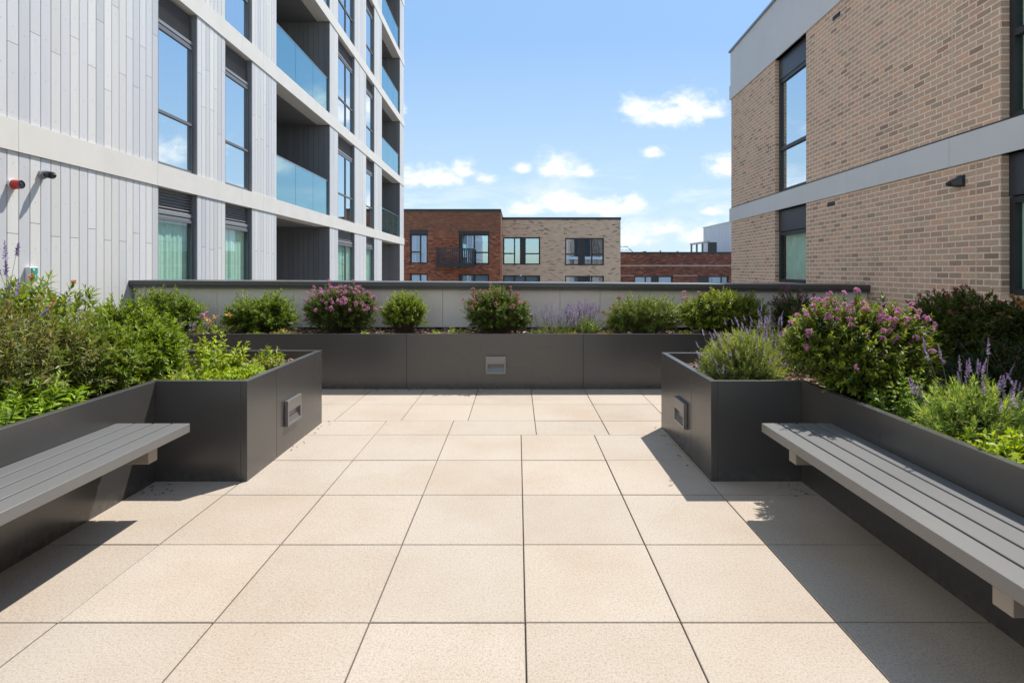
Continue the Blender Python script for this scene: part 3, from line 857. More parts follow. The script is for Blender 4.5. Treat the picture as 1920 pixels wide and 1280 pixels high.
for i, (a, b) in enumerate(rwin):
    for (z0, z1, zs) in ((ZB1 + 0.023, ZF0, 4.765), (1.12, ZB0, 2.02)):
        hz = [(3.515, a + 0.06, b - 0.06)] if z0 > 2 else []
        ver = [a + (b - a) * 0.5] if i != 0 else []
        cur = [(a + (b - a) * 0.05, a + (b - a) * 0.42), (b - (b - a) * 0.3, b - 0.03)] if z0 < 2 else ([(a + 0.05, a + (b - a) * 0.45)] if i == 1 else [(b - 0.3, b - 0.03)])
        if z0 < 2 and i == 0: cur = [(a + (b - a) * 0.05, b - (b - a) * 0.1)]
        if i == 1: cur = [(a + 0.05, b - 0.06)]
        w = window(Mr, a + 0.002, b - 0.002, z0, zs, 0.075, RB, 0.058, ver, hz, 'dark_frame', 'glass_up' if (z0 > 2 and i == 0) else 'glass_clear', LO, curtain=cur, cd=0.075)
        q = MB(); q.mbox(Mr, a + 0.002, b - 0.002, 0.07, 0.115, zs + 0.012, z1 - 0.001); q.build('spandrel_panel', M['spandrel'], w)
        q = MB(); q.mbox(Mr, a - 0.3, b + 0.3, 0.85, 0.88, z0, z1); q.build('room_wall', M['wall_int'], w)
Me = lambda s, d, z: (s, RS1 - 7.12 - d, z)
m = MB(); wall_open(m, Me, 0.12, 9.0, BASE, ZF0, [(1.6, 3.4, 2.75, 4.75), (5.6, 7.4, 2.75, 4.75), (1.6, 3.4, -0.1, 1.9), (5.6, 7.4, -0.1, 1.9)], 0.0, 0.115)
m.build('brick_wall', M['tan_brick'], RB, loc=LO)
for a in (1.6, 5.6):
    for z0 in (2.75, -0.1): window(Me, a + 0.002, a + 1.798, z0, z0 + 2.0, 0.075, RB, 0.058, [a + 0.9], [], 'dark_frame', 'glass_low', LO)
for (z0, z1) in ((ZB0, ZB1), (ZF0 + 0.001, ZF1 - 0.05)):
    m = MB(); m.mbox(Me, 0.121, 9.0, -0.022, -0.001, z0, z1); m.build('grey_band', M['fascia'], RB, loc=LO)
m = MB(); m.mbox(Mr, 5.385, 5.40, -0.0015, 0.004, -0.8, ZB0 - 0.002); m.mbox(Mr, 5.70, 5.714, -0.0015, 0.004, ZB1 + 0.024, ZF0 - 0.002); m.build('movement_joint', M['mortar'], RB, loc=LO)
for (s, z) in ((8.10, 2.31), (7.95, 5.0)):
    m = MB(); m.mbox(Mr, s - 0.10, s + 0.10, -0.006, 0.004, z - 0.030, z + 0.030)
    for i in range(4): m.mbox(Mr, s - 0.092, s + 0.092, -0.010, -0.0062, z - 0.026 + i * 0.0135, z - 0.019 + i * 0.0135)
    m.build('air_brick', M['dark_frame'], RB, loc=LO)

t = thing('security_camera', 'black wedge shaped security camera on the tan brick wall', 'security camera', (4.565 + 0.045 * (5.58 - 7.12), 5.58, 2.25))
m = MB(); m.box(-0.018, 0.0, -0.05, 0.05, -0.06, 0.055); m.build('base', M['black_plastic'], t, bevel=0.004)
m = MB()
m.hexa([(-0.105, 0.000, -0.050), (-0.0185, -0.046, -0.062), (-0.0185, 0.050, -0.062), (-0.105, 0.058, -0.050),
        (-0.105, 0.000, 0.002), (-0.0185, -0.046, 0.044), (-0.0185, 0.050, 0.044), (-0.105, 0.058, 0.002)])
m.build('housing', M['black_plastic'], t, bevel=0.008)
m = MB(); m.tube((-0.103, 0.029, -0.026), (-0.124, 0.031, -0.030), 0.022, 0.022, 16); m.build('lens', M['dark_frame'], t)


# ------------------------------------------------------------------ buildings beyond the parapet
def PXY(p, y, Y): return ((p - 970) / 1034 * Y, H + (504 - y) / 1034 * Y)


def far_building(name, label, cat, Yf, p0, p1, ytop, brick, wins, depth=12, coping=0.16, group='brick buildings beyond the parapet'):
    x0, zt = PXY(p0, ytop, Yf); x1, _ = PXY(p1, ytop, Yf)
    b = thing(name, label, cat, ((x0 + x1) / 2, Yf, BASE), 0, group)
    ox = b.location.x
    Mf = lambda s, d, z: (s - ox, d, z)
    ops = []
    for w in wins:
        a, zt1 = PXY(w['p'][0], w['y'][0], Yf); c, zb1 = PXY(w['p'][1], w['y'][1], Yf)
        ops.append((a, c, zb1, zt1))
    m = MB(); wall_open(m, Mf, x0, x1, BASE, zt - coping, ops, 0.0, 0.28)
    m.mbox(Mf, x0, x1, 0.285, 0.29, BASE, BASE + 0.1)
    m.quad([Mf(x0, 0.0, BASE), Mf(x0, depth, BASE), Mf(x0, depth, zt - coping), Mf(x0, 0.0, zt - coping)])
    m.quad([Mf(x1, 0.0, BASE), Mf(x1, depth, BASE), Mf(x1, depth, zt - coping), Mf(x1, 0.0, zt - coping)])
    m.build('wall', M[brick], b, loc=LO)
    m = MB(); m.mbox(Mf, x0 + 0.02, x1 - 0.02, 2.2, depth, BASE, zt - 0.3); m.build('structure', M['core'], b, loc=LO)
    m = MB(); m.mbox(Mf, x0 - 0.03, x1 + 0.03, -0.04, 0.4, zt - coping + 0.002, zt); m.mbox(Mf, x1 - 0.35, x1 + 0.03, 0.4, depth, zt - coping + 0.002, zt)
    m.mbox(Mf, x0 - 0.03, x0 + 0.35, 0.4, depth, zt - coping + 0.002, zt); m.build('coping', M['dark_frame'], b, loc=LO)
    m = MB(); m.mbox(Mf, x0 + 0.36, x1 - 0.36, 0.41, depth, zt - 0.3, zt - 0.24); m.build('roof', M['roof'], b, loc=LO)
    for w, o in zip(wins, ops):
        fx = lambda p: PXY(p, 0, Yf)[0]
        fz = lambda y: PXY(0, y, Yf)[1]
        window(Mf, o[0], o[1], o[2], o[3], 0.12, b, 0.085, [fx(v) for v in w.get('v', ())], [(fz(y), fx(a), fx(c)) for (y, a, c) in w.get('h', ())],
               'dark_frame', w.get('glass', 'glass_far'), LO, panels=[(fx(a), fx(c), o[2] + 0.08, o[3] - 0.08) for (a, c) in w.get('panel', ())], bd=0.10,
               curtain=[(fx(a), fx(c)) for (a, c) in w.get('cur', ())], cd=0.3,
               blind=[(fx(a), fx(c), fz(yb), fz(yt)) for (a, c, yt, yb) in w.get('blind', ())])
    return b, Mf


red, Mred = far_building('brick_building', 'dark red brick building with a slatted balcony and sunlit right edge', 'brick building', 34.0, 700, 938.5, 392, 'red_brick', [
    dict(p=(768.6, 801.8), y=(439, 494.5), v=(787.8,), h=((472.3, 769, 787.8),), cur=((770, 778), (789, 801))),
    dict(p=(860, 917.2), y=(439, 495.5), v=(889,), h=((473.3, 890, 916.5),), panel=((861, 867),), blind=((868, 886, 441, 495), (891, 916, 441, 452))),
    dict(p=(768.6, 801.8), y=(513, 569), v=(787.8,), h=((546, 769, 787.8),), cur=((770, 801),)),
    dict(p=(860, 917.2), y=(514, 570), v=(889,), panel=((861, 867),), blind=((868, 887, 516, 568), (891, 916, 516, 568))),
])
Yb = 33.0
fx = lambda p: PXY(p, 0, Yb)[0]
fz = lambda y: PXY(0, y, Yb)[1]
ox = red.location.x
m = MB(); x0, x1 = fx(818), fx(887.5); zt, zb, zf = fz(465.5), fz(501), fz(493.5)
m.box(x0 - ox, x1 - ox, -1.0, -0.02, zb, zf)
bal = m.build('balcony', M['dark_frame'], red, loc=LO)
m = MB(); m.box(x0 - ox, x1 - ox, -1.0, -0.95, zt - 0.06, zt); m.box(x0 - ox, x0 - ox + 0.05, -0.95, 0, zt - 0.06, zt); m.box(x1 - ox - 0.05, x1 - ox, -0.95, 0, zt - 0.06, zt)
m.build('handrail', M['spandrel'], bal)
m = MB(); n = 19
for i in range(n):
    x = x0 + 0.02 + (x1 - x0 - 0.04) * i / (n - 1); w = 0.022 if i % 4 else 0.034
    m.box(x - w - ox, x + w - ox, -0.99, -0.965, zf, zt - 0.06)
for i in range(7):
    y = -0.9 + i * 0.14
    m.box(x0 - ox + 0.01, x0 - ox + 0.03, y, y + 0.04, zf, zt - 0.06); m.box(x1 - ox - 0.03, x1 - ox - 0.01, y, y + 0.04, zf, zt - 0.06)
m.build('balusters', M['spandrel'], bal)
m = MB(); a, z1_ = PXY(768, 430.5, 34.0); c, z0_ = PXY(802.4, 438.7, 34.0); m.box(a - ox, c - ox, -0.012, 0.1, z0_, z1_)
a, z1_ = PXY(859.4, 433, 34.0); c, z0_ = PXY(917.8, 438.7, 34.0); m.box(a - ox, c - ox, -0.012, 0.1, z0_, z1_); m.build('lintel', M['dark_frame'], red, loc=LO)

tan, Mtan = far_building('brick_building', 'buff brick building with flat roof and wide black framed windows', 'brick building', 37.0, 905, 1163.5, 407.5, 'buff_brick', [
    dict(p=(943.2, 1012.8), y=(444.7, 496.3), v=(964.7, 976), h=((475.3, 944, 964.7), (475.6, 986, 1012)), panel=((976.5, 985.8),)),
    dict(p=(1059.5, 1132.5), y=(446, 497.4), v=(1085.6, 1096, 1110), h=((476.5, 1060, 1085), (476.5, 1110, 1132)), panel=((1086, 1095.5),), cur=((1061, 1066), (1126, 1131))),
    dict(p=(943.2, 1012.8), y=(516.3, 568), v=(964.7, 985), blind=((945, 963, 518, 567), (966, 984, 518, 567), (987, 1011, 518, 567))),
    dict(p=(1059.5, 1132.5), y=(517, 568), v=(1085.6, 1096, 1110), panel=((1086, 1095.5),), blind=((1061, 1085, 518, 567), (1111, 1122, 518, 567))),
])
oxt = tan.location.x
m = MB()
for y in (444.5, 497.6, 516.0):
    z = PXY(0, y, 37.0)[1]
    for (pa, pb) in ((1013.5, 1059), (1133, 1163)):
        m.box(PXY(pa, 0, 37)[0] - oxt, PXY(pb, 0, 37)[0] - oxt, -0.012, -0.002, z - 0.02, z + 0.02)
m.build('string_course', M['tan_brick'], tan, loc=LO)
m = MB(); q = PXY(976, 515, 37.0); m.tube((q[0] - oxt, -0.22, q[1] - 0.03), (q[0] - oxt, -0.002, q[1] - 0.03), 0.06, 0.09, 14); m.build('wall_lamp', M['white_plastic'], tan, loc=LO)

low, Mlow = far_building('brick_building', 'low brown red brick building with pale stone stripe', 'brick building', 40.0, 1120, 1460, 472.3, 'brown_brick', [
    dict(p=(1189.5, 1261.5), y=(517.5, 570), v=(1211, 1223, 1235), panel=((1223, 1234.5),), blind=((1190, 1210, 518, 569), (1212, 1222, 518, 569), (1236, 1260, 518, 569))),
    dict(p=(1308.5, 1366.5), y=(517.5, 570), v=(1329, 1354), panel=((1309, 1328),), cur=((1340, 1353),)),
], coping=0.14)
oxl = low.location.x
m = MB(); z = PXY(0, 498, 40)[1]; m.box(PXY(1121, 0, 40)[0] - oxl, PXY(1459, 0, 40)[0] - oxl, -0.02, -0.002, z - 0.05, z + 0.05)
z = PXY(0, 516.6, 40)[1]
for (pa, pb) in ((1121, 1188.5), (1262, 1307)): m.box(PXY(pa, 0, 40)[0] - oxl, PXY(pb, 0, 40)[0] - oxl, -0.015, -0.002, z - 0.03, z + 0.03)
m.build('stone_stripe', M['stone'], low, loc=LO)

ZR = 2.35                                        # roof of the low building, a thing of its own stands on it
t = thing('plant_room', 'pale grey rooftop plant room with ribbed sides', 'plant room', (17.0, 44.0, ZR))
m = MB(); m.box(0.0, 7.0, 0.0, 6.4, 0, 2.74)
for i in range(20): m.box(-0.03, -0.001, 0.05 + i * 0.32, 0.09 + i * 0.32, 0.02, 2.72)
m.build('wall', M['render_white'], t)
m = MB(); m.box(-0.06, 7.06, -0.06, 6.46, 2.742, 2.80); m.build('roof_trim', M['fascia'], t)
t = thing('roof_frame', 'dark open post frame standing on the low brick roof', 'roof frame', (14.3, 43.0, ZR))
m = MB()
for y in (2.3, 0.95, -0.4): m.box(-0.06, 0.06, y - 0.06, y + 0.06, 0, 0.96)
m.build('posts', M['grey_frame'], t)
m = MB(); m.box(-0.09, 0.09, -1.75, 2.42, 0.962, 1.10); m.build('beam', M['steel'], t)
m = MB(); m.box(-0.05, 0.05, -1.7, -0.9, 0.0, 0.96); m.build('screen', M['fascia'], t)
m = MB(); m.box(-0.03, 0.6, -1.80, -1.705, 0.0, 1.0); m.build('door', M['dark_frame'], t)
t = thing('solar_panel', 'dark tilted panel lying on the low brick roof', 'solar panel', (9.3, 41.6, ZR))
m = MB(); m.hexa([(-0.5, 0, 0.05), (0.42, 0, 0.30), (0.42, 1.2, 0.30), (-0.5, 1.2, 0.05), (-0.5, 0, 0.10), (0.42, 0, 0.36), (0.42, 1.2, 0.36), (-0.5, 1.2, 0.10)]); m.build('panel', M['spandrel'], t)
m = MB(); m.box(0.2, 0.26, 0.1, 0.16, 0, 0.24); m.box(0.2, 0.26, 1.0, 1.06, 0, 0.24); m.build('stand', M['steel'], t)
t = thing('roof_rail', 'thin pale guard rail beside the buff brick building', 'guard rail', (7.3, 41.3, ZR))
m = MB()
m.tube((0, 0, 0), (0, 0, 0.68), 0.03, n=8); m.tube((0, 0, 0.68), (0.95, 0, 0.68), 0.03, n=8); m.tube((0.95, 0, 0.68), (1.5, 0, 0.1), 0.03, n=8); m.tube((0, 0, 0.4), (1.2, 0, 0.4), 0.02, n=8)
m.build('rail', M['steel'], t)
for (x, y, h, lb) in ((10.9, 42.0, 0.36, 'short roof vent pipe, leftmost on the low roof'), (12.2, 42.0, 0.32, 'short roof vent pipe beside the post frame')):
    t = thing('roof_vent', lb, 'roof vent', (x, y, ZR), 0, 'vents on the low roof')
    m = MB(); m.tube((0, 0, 0), (0, 0, h), 0.05, n=10); m.build('pipe', M['grey_plastic'], t)
    m = MB(); m.tube((0, 0, h), (0, 0, h + 0.06), 0.10, 0.05, n=10); m.build('cowl', M['grey_plastic'], t)


# ------------------------------------------------------------------ plants
LEAF_WB = (1.30, 1.10, 0.74)


def unit(v): return v / np.maximum(np.linalg.norm(v, axis=-1, keepdims=True), 1e-9)


def leaves(tips, axes, slen, n, L, W, a0, a1, pal, wts, tipcol=None, tipf=0.3, droop=0.0, fold=0.18, curl=0.12, jit=0.15, opp=False, tip_small=0.5, bright=0.2, boost=1.0):
    """Leafy shoots: n leaves spiralling down the last slen metres of each shoot.  Returns V, F, C."""
    S = len(tips)
    slen = np.broadcast_to(np.asarray(slen, float), (S,))
    k = np.arange(n); tt = k / max(n - 1, 1)
    up = np.array([0.0, 0.0, 1.0])
    ref = np.where(np.abs(axes @ up)[:, None] > 0.95, np.array([[1.0, 0, 0]]), up[None])
    e1 = unit(np.cross(axes, ref)); e2 = np.cross(axes, e1)
    ph = rng.uniform(0, 6.28, (S, 1)) + (k[None] * (math.pi / 2 if opp else 2.39996))
    if opp:
        ph = rng.uniform(0, 6.28, (S, 1)) + (k[None] % 2) * math.pi + (k[None] // 2) * math.pi / 2
        tt = (k // 2) / max((n - 1) // 2, 1)
    ph = ph + rng.normal(0, 0.25, (S, n))
    ang = np.radians(a0 + (a1 - a0) * tt[None] + rng.normal(0, 10, (S, n)))
    rad = e1[:, None] * np.cos(ph)[..., None] + e2[:, None] * np.sin(ph)[..., None]
    d = axes[:, None] * np.cos(ang)[..., None] + rad * np.sin(ang)[..., None]
    d = d + np.array([0, 0, -droop]) + rng.normal(0, jit, (S, n, 3)); d = unit(d)
    pos = tips[:, None] - axes[:, None] * (slen[:, None] * tt[None])[..., None]
    nn = axes[:, None] + 0.5 * up; nn = nn - d * np.sum(nn * d, -1, keepdims=True)
    nn = unit(nn + rng.normal(0, 0.2, (S, n, 3))); s = unit(np.cross(d, nn)); nn = np.cross(s, d)
    size = (tip_small + (1 - tip_small) * np.minimum(1, tt * 2.2))[None] * rng.uniform(0.75, 1.2, (S, n))
    l = (L * size)[..., None]; w = (W * size)[..., None]
    P0 = pos; Pc = pos + d * l * 0.48 - nn * w * fold * 0.6
    Pl = pos + d * l * 0.42 + s * w * 0.5 + nn * w * fold; Pr = pos + d * l * 0.42 - s * w * 0.5 + nn * w * fold
    Pt = pos + d * l - nn * l * curl
    V = np.stack([P0, Pl, Pc, Pr, Pt], 2).reshape(-1, 3)
    N = S * n; b = (np.arange(N) * 5)[:, None, None]
    F = (b + np.array([[0, 2, 1], [0, 3, 2], [1, 2, 4], [2, 3, 4]])[None]).reshape(-1, 3)
    pal = np.array(pal); wts = np.array(wts, float) / sum(wts)
    c = pal[rng.choice(len(pal), (S, n), p=wts)]
    if boost != 1: c = c * np.array([boost * 1.06, boost, boost * 0.9])
    sh = rng.uniform(1 - bright, 1 + bright, (S, 1, 1)) * rng.uniform(1 - bright, 1 + bright, (S, n, 1))
    c = c * sh * np.array(LEAF_WB if max(np.max(pal[:, 1] / np.maximum(pal[:, 0], 1e-3)), 0) > 1.02 else (1.0, 1.0, 1.0))
    if tipcol is not None:
        f = np.clip((1 - tt * 1.6), 0, 1)[None, :, None] * tipf * rng.uniform(0.2, 1.3, (S, 1, 1))
        c = c * (1 - np.clip(f, 0, 1)) + np.array(tipcol) * np.clip(f, 0, 1)
    C = np.repeat(c.reshape(-1, 3), 5, 0)
    return V, F, np.clip(C, 0, 0.9)


def stems(roots, mids, tips, r0, r1, col, segs=4):
    S = len(tips); t = np.linspace(0, 1, segs + 1)
    pts = (roots[:, None] * ((1 - t) ** 2)[None, :, None] + 2 * mids[:, None] * (t * (1 - t))[None, :, None] + tips[:, None] * (t ** 2)[None, :, None])
    dirv = unit(tips - roots); a = unit(np.cross(dirv, np.array([0.31, 0.95, 0.05]))); b = np.cross(dirv, a)
    r = (r0 + (r1 - r0) * t)[None, :, None, None]
    ang = np.array([0, 2.094, 4.189])
    ring = a[:, None, None] * np.cos(ang)[None, None, :, None] + b[:, None, None] * np.sin(ang)[None, None, :, None]
    V = (pts[:, :, None] + ring * r).reshape(-1, 3)
    F = []
    base = np.arange(S)[:, None] * ((segs + 1) * 3)
    for q in range(segs):
        for i in range(3):
            j = (i + 1) % 3
            A, B, C_, D = q * 3 + i, q * 3 + j, q * 3 + 3 + j, q * 3 + 3 + i
            F.append(base + np.array([[A, B, C_]])); F.append(base + np.array([[A, C_, D]]))
    F = np.concatenate(F, 0)
    c = np.array(col)[None] * rng.uniform(0.7, 1.25, (S, 1))
    C = np.repeat(c, (segs + 1) * 3, 0)
    return V, F, C


def join(parts):
    V, F, C, o = [], [], [], 0
    for v, f, c in parts:
        V.append(v); F.append(f + o); C.append(c); o += len(v)
    return np.concatenate(V), np.concatenate(F), np.concatenate(C)


def part(name, data, mat, parent):
    V, F, C = data
    return link_mesh(name, np_mesh(name, V - np.array(parent.location), F, C), mat, parent)


def crown_tips(lobes, n, lo=0.72, hi=1.08, zmin=-1.0, updown=-0.35):
    """tips near the surface of a union of ellipsoids; lobes: (x,y,z,rx,ry,rz) in world metres"""
    lobes = np.array(lobes, float)
    w = lobes[:, 3] * lobes[:, 4] + lobes[:, 3] * lobes[:, 5]; w = w / w.sum()
    T, A = [], []
    while sum(len(x) for x in T) < n:
        k = rng.choice(len(lobes), n * 2, p=w)
        d = unit(rng.normal(0, 1, (n * 2, 3))); ok = d[:, 2] > updown
        f = rng.uniform(lo, hi, n * 2) ** 1.0
        r = lobes[k, 3:]; p = lobes[k, :3] + d * r * f[:, None]
        for q in lobes:
            e = np.linalg.norm((p - q[:3]) / q[3:], axis=1)
            ok &= (e > 0.66)
        ok &= p[:, 2] > zmin
        T.append(p[ok]); A.append(unit(d[ok] / r[ok] * r[ok].mean()))
    return np.concatenate(T)[:n], np.concatenate(A)[:n]


G_MID = [(0.096, 0.177, 0.022), (0.132, 0.234, 0.026), (0.07, 0.135, 0.02), (0.171, 0.27, 0.033)]
G_DARK = [(0.043, 0.095, 0.018), (0.065, 0.129, 0.02), (0.032, 0.07, 0.014), (0.094, 0.14, 0.022)]
G_LIME = [(0.255, 0.396, 0.035), (0.195, 0.33, 0.03), (0.345, 0.475, 0.05), (0.15, 0.264, 0.03)]
G_GREY = [(0.162, 0.236, 0.102), (0.216, 0.29, 0.132), (0.128, 0.203, 0.072), (0.27, 0.338, 0.168)]
PINK = [(0.66, 0.22, 0.46), (0.72, 0.34, 0.54), (0.58, 0.15, 0.42), (0.74, 0.46, 0.52)]
PURPLE = [(0.40, 0.26, 0.53), (0.50, 0.36, 0.61), (0.31, 0.19, 0.43), (0.60, 0.50, 0.68)]
PALEPURPLE = [(0.46, 0.40, 0.54), (0.56, 0.50, 0.62), (0.36, 0.29, 0.48)]


def flower_heads(tips, axes, R, m, pal, petal=0.016, wide=0.010):
    """each head: m florets scattered over a small dome, every floret five petals"""
    S = len(tips)
    off = unit(rng.normal(0, 1, (S, m, 3)) + axes[:, None] * 0.9)
    c = (tips[:, None] + off * R * rng.uniform(0.5, 1.1, (S, m, 1))).reshape(-1, 3)
    return leaves(c, off.reshape(-1, 3), 0.002, 5, petal, wide, 62, 70, pal, [1] * len(pal), fold=0.25, curl=-0.05, tip_small=1.0, bright=0.2)


def shrub(label, base, lobes, nsh, nl, L, W, pal, wts=(3, 3, 2, 1), tipcol=None, tipf=0.35, slen=0.13, a0=22, a1=72, droop=0.05, flowers=0, fpal=PINK,
          fR=0.020, fm=9, fz=None, name='shrub', cat='shrub', group='shrubs growing in the planters', mat='leaf', lo=0.70, hi=1.10, bare=0.0, up=0.30, updown=-0.62, petal=0.016,
          wild=0, wildh=0.14):
    bx, by, bz = base
    if name == 'shrub': nsh, hi, wildh = int(nsh * 1.35), min(hi, 1.04), wildh * 0.7
    t = thing(name, label, cat, (bx, by, bz), 0, group)
    lob = [(bx + l[0], by + l[1], bz + l[2] * 0.96, l[3] * 1.06, l[4] * 1.03, l[5] * 1.04) for l in lobes]
    tips, ax = crown_tips(lob, nsh, lo, hi, bz + 0.015, updown)
    ax = unit(ax + np.array([0, 0, up]) + rng.normal(0, 0.22, ax.shape))
    tips = tips + ax * rng.exponential(0.012 if name == 'shrub' else 0.022, (len(tips), 1))
    if wild:                                          # a few long shoots break the outline
        k = np.argsort(-(tips[:, 2] + rng.uniform(0, 0.25, len(tips))))[:wild]
        ax[k] = unit(ax[k] * 0.5 + np.array([0, 0, 1]) + rng.normal(0, 0.18, (wild, 3)))
        tips[k] += ax[k] * rng.uniform(0.3, 1, (wild, 1)) * wildh
    tipcol = None if tipcol is None else tuple(min(0.75, q * 1.35) for q in tipcol)
    parts = [leaves(tips, ax, slen * rng.uniform(0.7, 1.4, nsh), nl, L, W, a0, a1, pal, wts[:len(pal)], tipcol, tipf * 1.2, droop)]
    ni = nsh // 2                                     # inner foliage fills the depth of the crown
    it, ia = crown_tips(lob, ni, 0.35, 0.75, bz + 0.03, -0.6) if len(lob) == 1 else (tips[:ni] - ax[:ni] * rng.uniform(0.06, 0.16, (ni, 1)), unit(ax[:ni] + rng.normal(0, 0.5, (ni, 3))))
    parts.append(leaves(it, ia, slen, max(5, nl // 2), L, W, 35, 80, pal, wts[:len(pal)], None, 0, droop, jit=0.3))
    part('foliage', join(parts), M[mat], t)
    roots = np.array([[bx, by, bz - 0.02]]) + rng.normal(0, 0.035, (nsh, 3)) * np.array([1, 1, 0])
    mids = roots * 0.5 + tips * 0.5 + np.array([0, 0, 0.05]) + rng.normal(0, 0.02, (nsh, 3))
    part('branches', stems(roots, mids, tips, 0.0045, 0.0014, (0.16, 0.11, 0.07)), M['twig'], t)
    if flowers:
        zsel = tips[:, 2] + rng.normal(0, 0.13, nsh) + (0 if fz is None else fz * (tips[:, 0] - bx))
        k = np.argsort(-zsel)[:flowers * 2]; k = rng.choice(k, flowers, replace=False)
        part('flowers', flower_heads(tips[k] + ax[k] * 0.012, ax[k], fR, fm, fpal, petal, petal * 0.62), M['petal'], t)
    return t


def lavender(label, base, rx, ry, rz, nsh, nspike, spal, pal=G_GREY, sl=(0.10, 0.22), slen=0.10, nl=22, L=0.032, W=0.0045, spike=0.055, name='lavender', lean=(0, 0), fat=1.0,
             upz=0.9, group='lavender clumps in the planters'):
    bx, by, bz = base
    t = thing(name, label, 'lavender', base, 0, group)
    tips, ax = crown_tips([(bx, by, bz + 0.02, rx, ry, rz)], nsh, 0.55, 1.08, bz + 0.02, -0.1)
    ax = unit(ax + np.array([lean[0], lean[1], 0.55]) + rng.normal(0, 0.16, ax.shape))
    fo = [leaves(tips, ax, slen, nl, L, W, 18, 52, pal, (3, 3, 2, 1)[:len(pal)], None, 0, 0.0, fold=0.1, curl=0.1)]
    it, ia = crown_tips([(bx, by, bz + 0.02, rx * 0.7, ry * 0.7, rz * 0.7)], nsh // 2, 0.4, 1.0, bz + 0.01, -0.1)
    fo.append(leaves(it, ia, slen, nl // 2, L, W * 1.3, 25, 65, [(0.06, 0.10, 0.035), (0.085, 0.13, 0.05)], (1, 1)))
    part('foliage', join(fo), M['soft_leaf'], t)
    k = rng.choice(nsh, nspike, replace=nspike > nsh)
    sa = unit(ax[k] * 0.8 + np.array([lean[0], lean[1], upz]) + rng.normal(0, 0.16, (nspike, 3)))
    ln = rng.uniform(sl[0], sl[1], (nspike, 1))
    st = tips[k] + sa * ln
    rt = tips[k] - ax[k] * 0.04
    part('stalks', stems(rt, (rt + st) / 2 + rng.normal(0, 0.006, st.shape), st, 0.0016, 0.0012, (0.16, 0.20, 0.10), 3), M['twig'], t)
    sp = spike * rng.uniform(0.7, 1.25, nspike)
    a = leaves(st + sa * 0.01, sa, sp, 34, 0.0105 * fat, 0.0062 * fat, 25, 62, spal, [1] * len(spal), None, 0, 0, fold=0.3, curl=0.0, tip_small=0.45)
    part('flower_spikes', a, M['petal'], t)
    return t


def herb(label, base, R, hgt, nst, L, W, nl, pal, name='leafy_herb', cat='leafy plant', group='low leafy plants in the planters', spread=0.6, slen=0.9, droop=0.18, wts=(3, 3, 2, 1), tipcol=None,
         mat='leaf', hvar=0.5, opp=True, flowers=None, flower_n=0, lean=(0, 0), fpetal=0.028, fm=4, fR=0.014):
    """upright leafy stems from one root, leaves in pairs all the way up"""
    bx, by, bz = base
    t = thing(name, label, cat, base, 0, group)
    r = np.sqrt(rng.uniform(0, 1, nst)) * R; th = rng.uniform(0, 6.28, nst)
    o = np.stack([r * np.cos(th), r * np.sin(th), np.zeros(nst)], 1)
    roots = np.array(base) + o * 0.55
    h = hgt * (1 - hvar * rng.uniform(0, 1, nst)) * (1 - 0.35 * (r / max(R, 1e-6)) ** 2)
    ax = unit(o / max(R, 1e-6) * spread + np.array([lean[0], lean[1], 1.0]) + rng.normal(0, 0.14, (nst, 3)))
    tips = roots + ax * h[:, None]
    part('foliage', leaves(tips, ax, h * slen, nl, L, W, 25, 78, pal, wts[:len(pal)], tipcol, 0.5, droop, fold=0.2, curl=0.18, opp=opp), M[mat], t)
    part('stems', stems(roots - np.array([0, 0, 0.02]), (roots + tips) / 2, tips, 0.0034, 0.0016, (0.12, 0.17, 0.045), 3), M['twig'], t)
    if flower_n:
        k = np.argsort(-tips[:, 2])[:flower_n]
        part('flowers', flower_heads(tips[k] + np.array([0, 0, 0.015]), ax[k], fR, fm, flowers, fpetal, fpetal * 0.4), M['petal'], t)
    return t


# back planter, left to right
ZB = 0.575
shrub('spreading green shrub in the back planter, nearest the boarded wall', (-4.27, 6.72, ZB),
      [(-0.12, 0.05, 0.25, 0.38, 0.30, 0.27), (0.24, -0.06, 0.20, 0.26, 0.26, 0.26), (-0.02, 0, 0.36, 0.26, 0.22, 0.17)], 330, 16, 0.052, 0.021, G_MID, tipcol=(0.19, 0.29, 0.035), tipf=0.5, wild=14)
shrub('wide green shrub behind the pink and orange lilies', (-3.13, 6.72, ZB),
      [(-0.16, 0.04, 0.20, 0.30, 0.27, 0.24), (0.18, -0.05, 0.20, 0.30, 0.26, 0.25), (0.05, 0, 0.32, 0.25, 0.2, 0.13)], 320, 16, 0.052, 0.020, G_MID, tipcol=(0.22, 0.31, 0.035), tipf=0.6, wild=16)
shrub('rounded bush topped with many pink flowers, left of the small round green bush', (-2.14, 6.70, ZB),
      [(0, 0, 0.27, 0.44, 0.34, 0.30), (0.14, -0.05, 0.36, 0.30, 0.26, 0.21), (-0.18, 0.02, 0.33, 0.26, 0.26, 0.22)], 430, 16, 0.043, 0.017, G_DARK, tipcol=(0.20, 0.25, 0.04), tipf=0.55, flowers=125, wild=22, wildh=0.09)
shrub('smaller round bright green bush right of the pink flowered one', (-1.37, 6.66, ZB),
      [(0, 0, 0.27, 0.27, 0.25, 0.23), (0.03, 0, 0.36, 0.2, 0.2, 0.14)], 290, 15, 0.044, 0.018, G_MID, tipcol=(0.27, 0.36, 0.035), tipf=0.75, bare=0.2, wild=12, wildh=0.08)
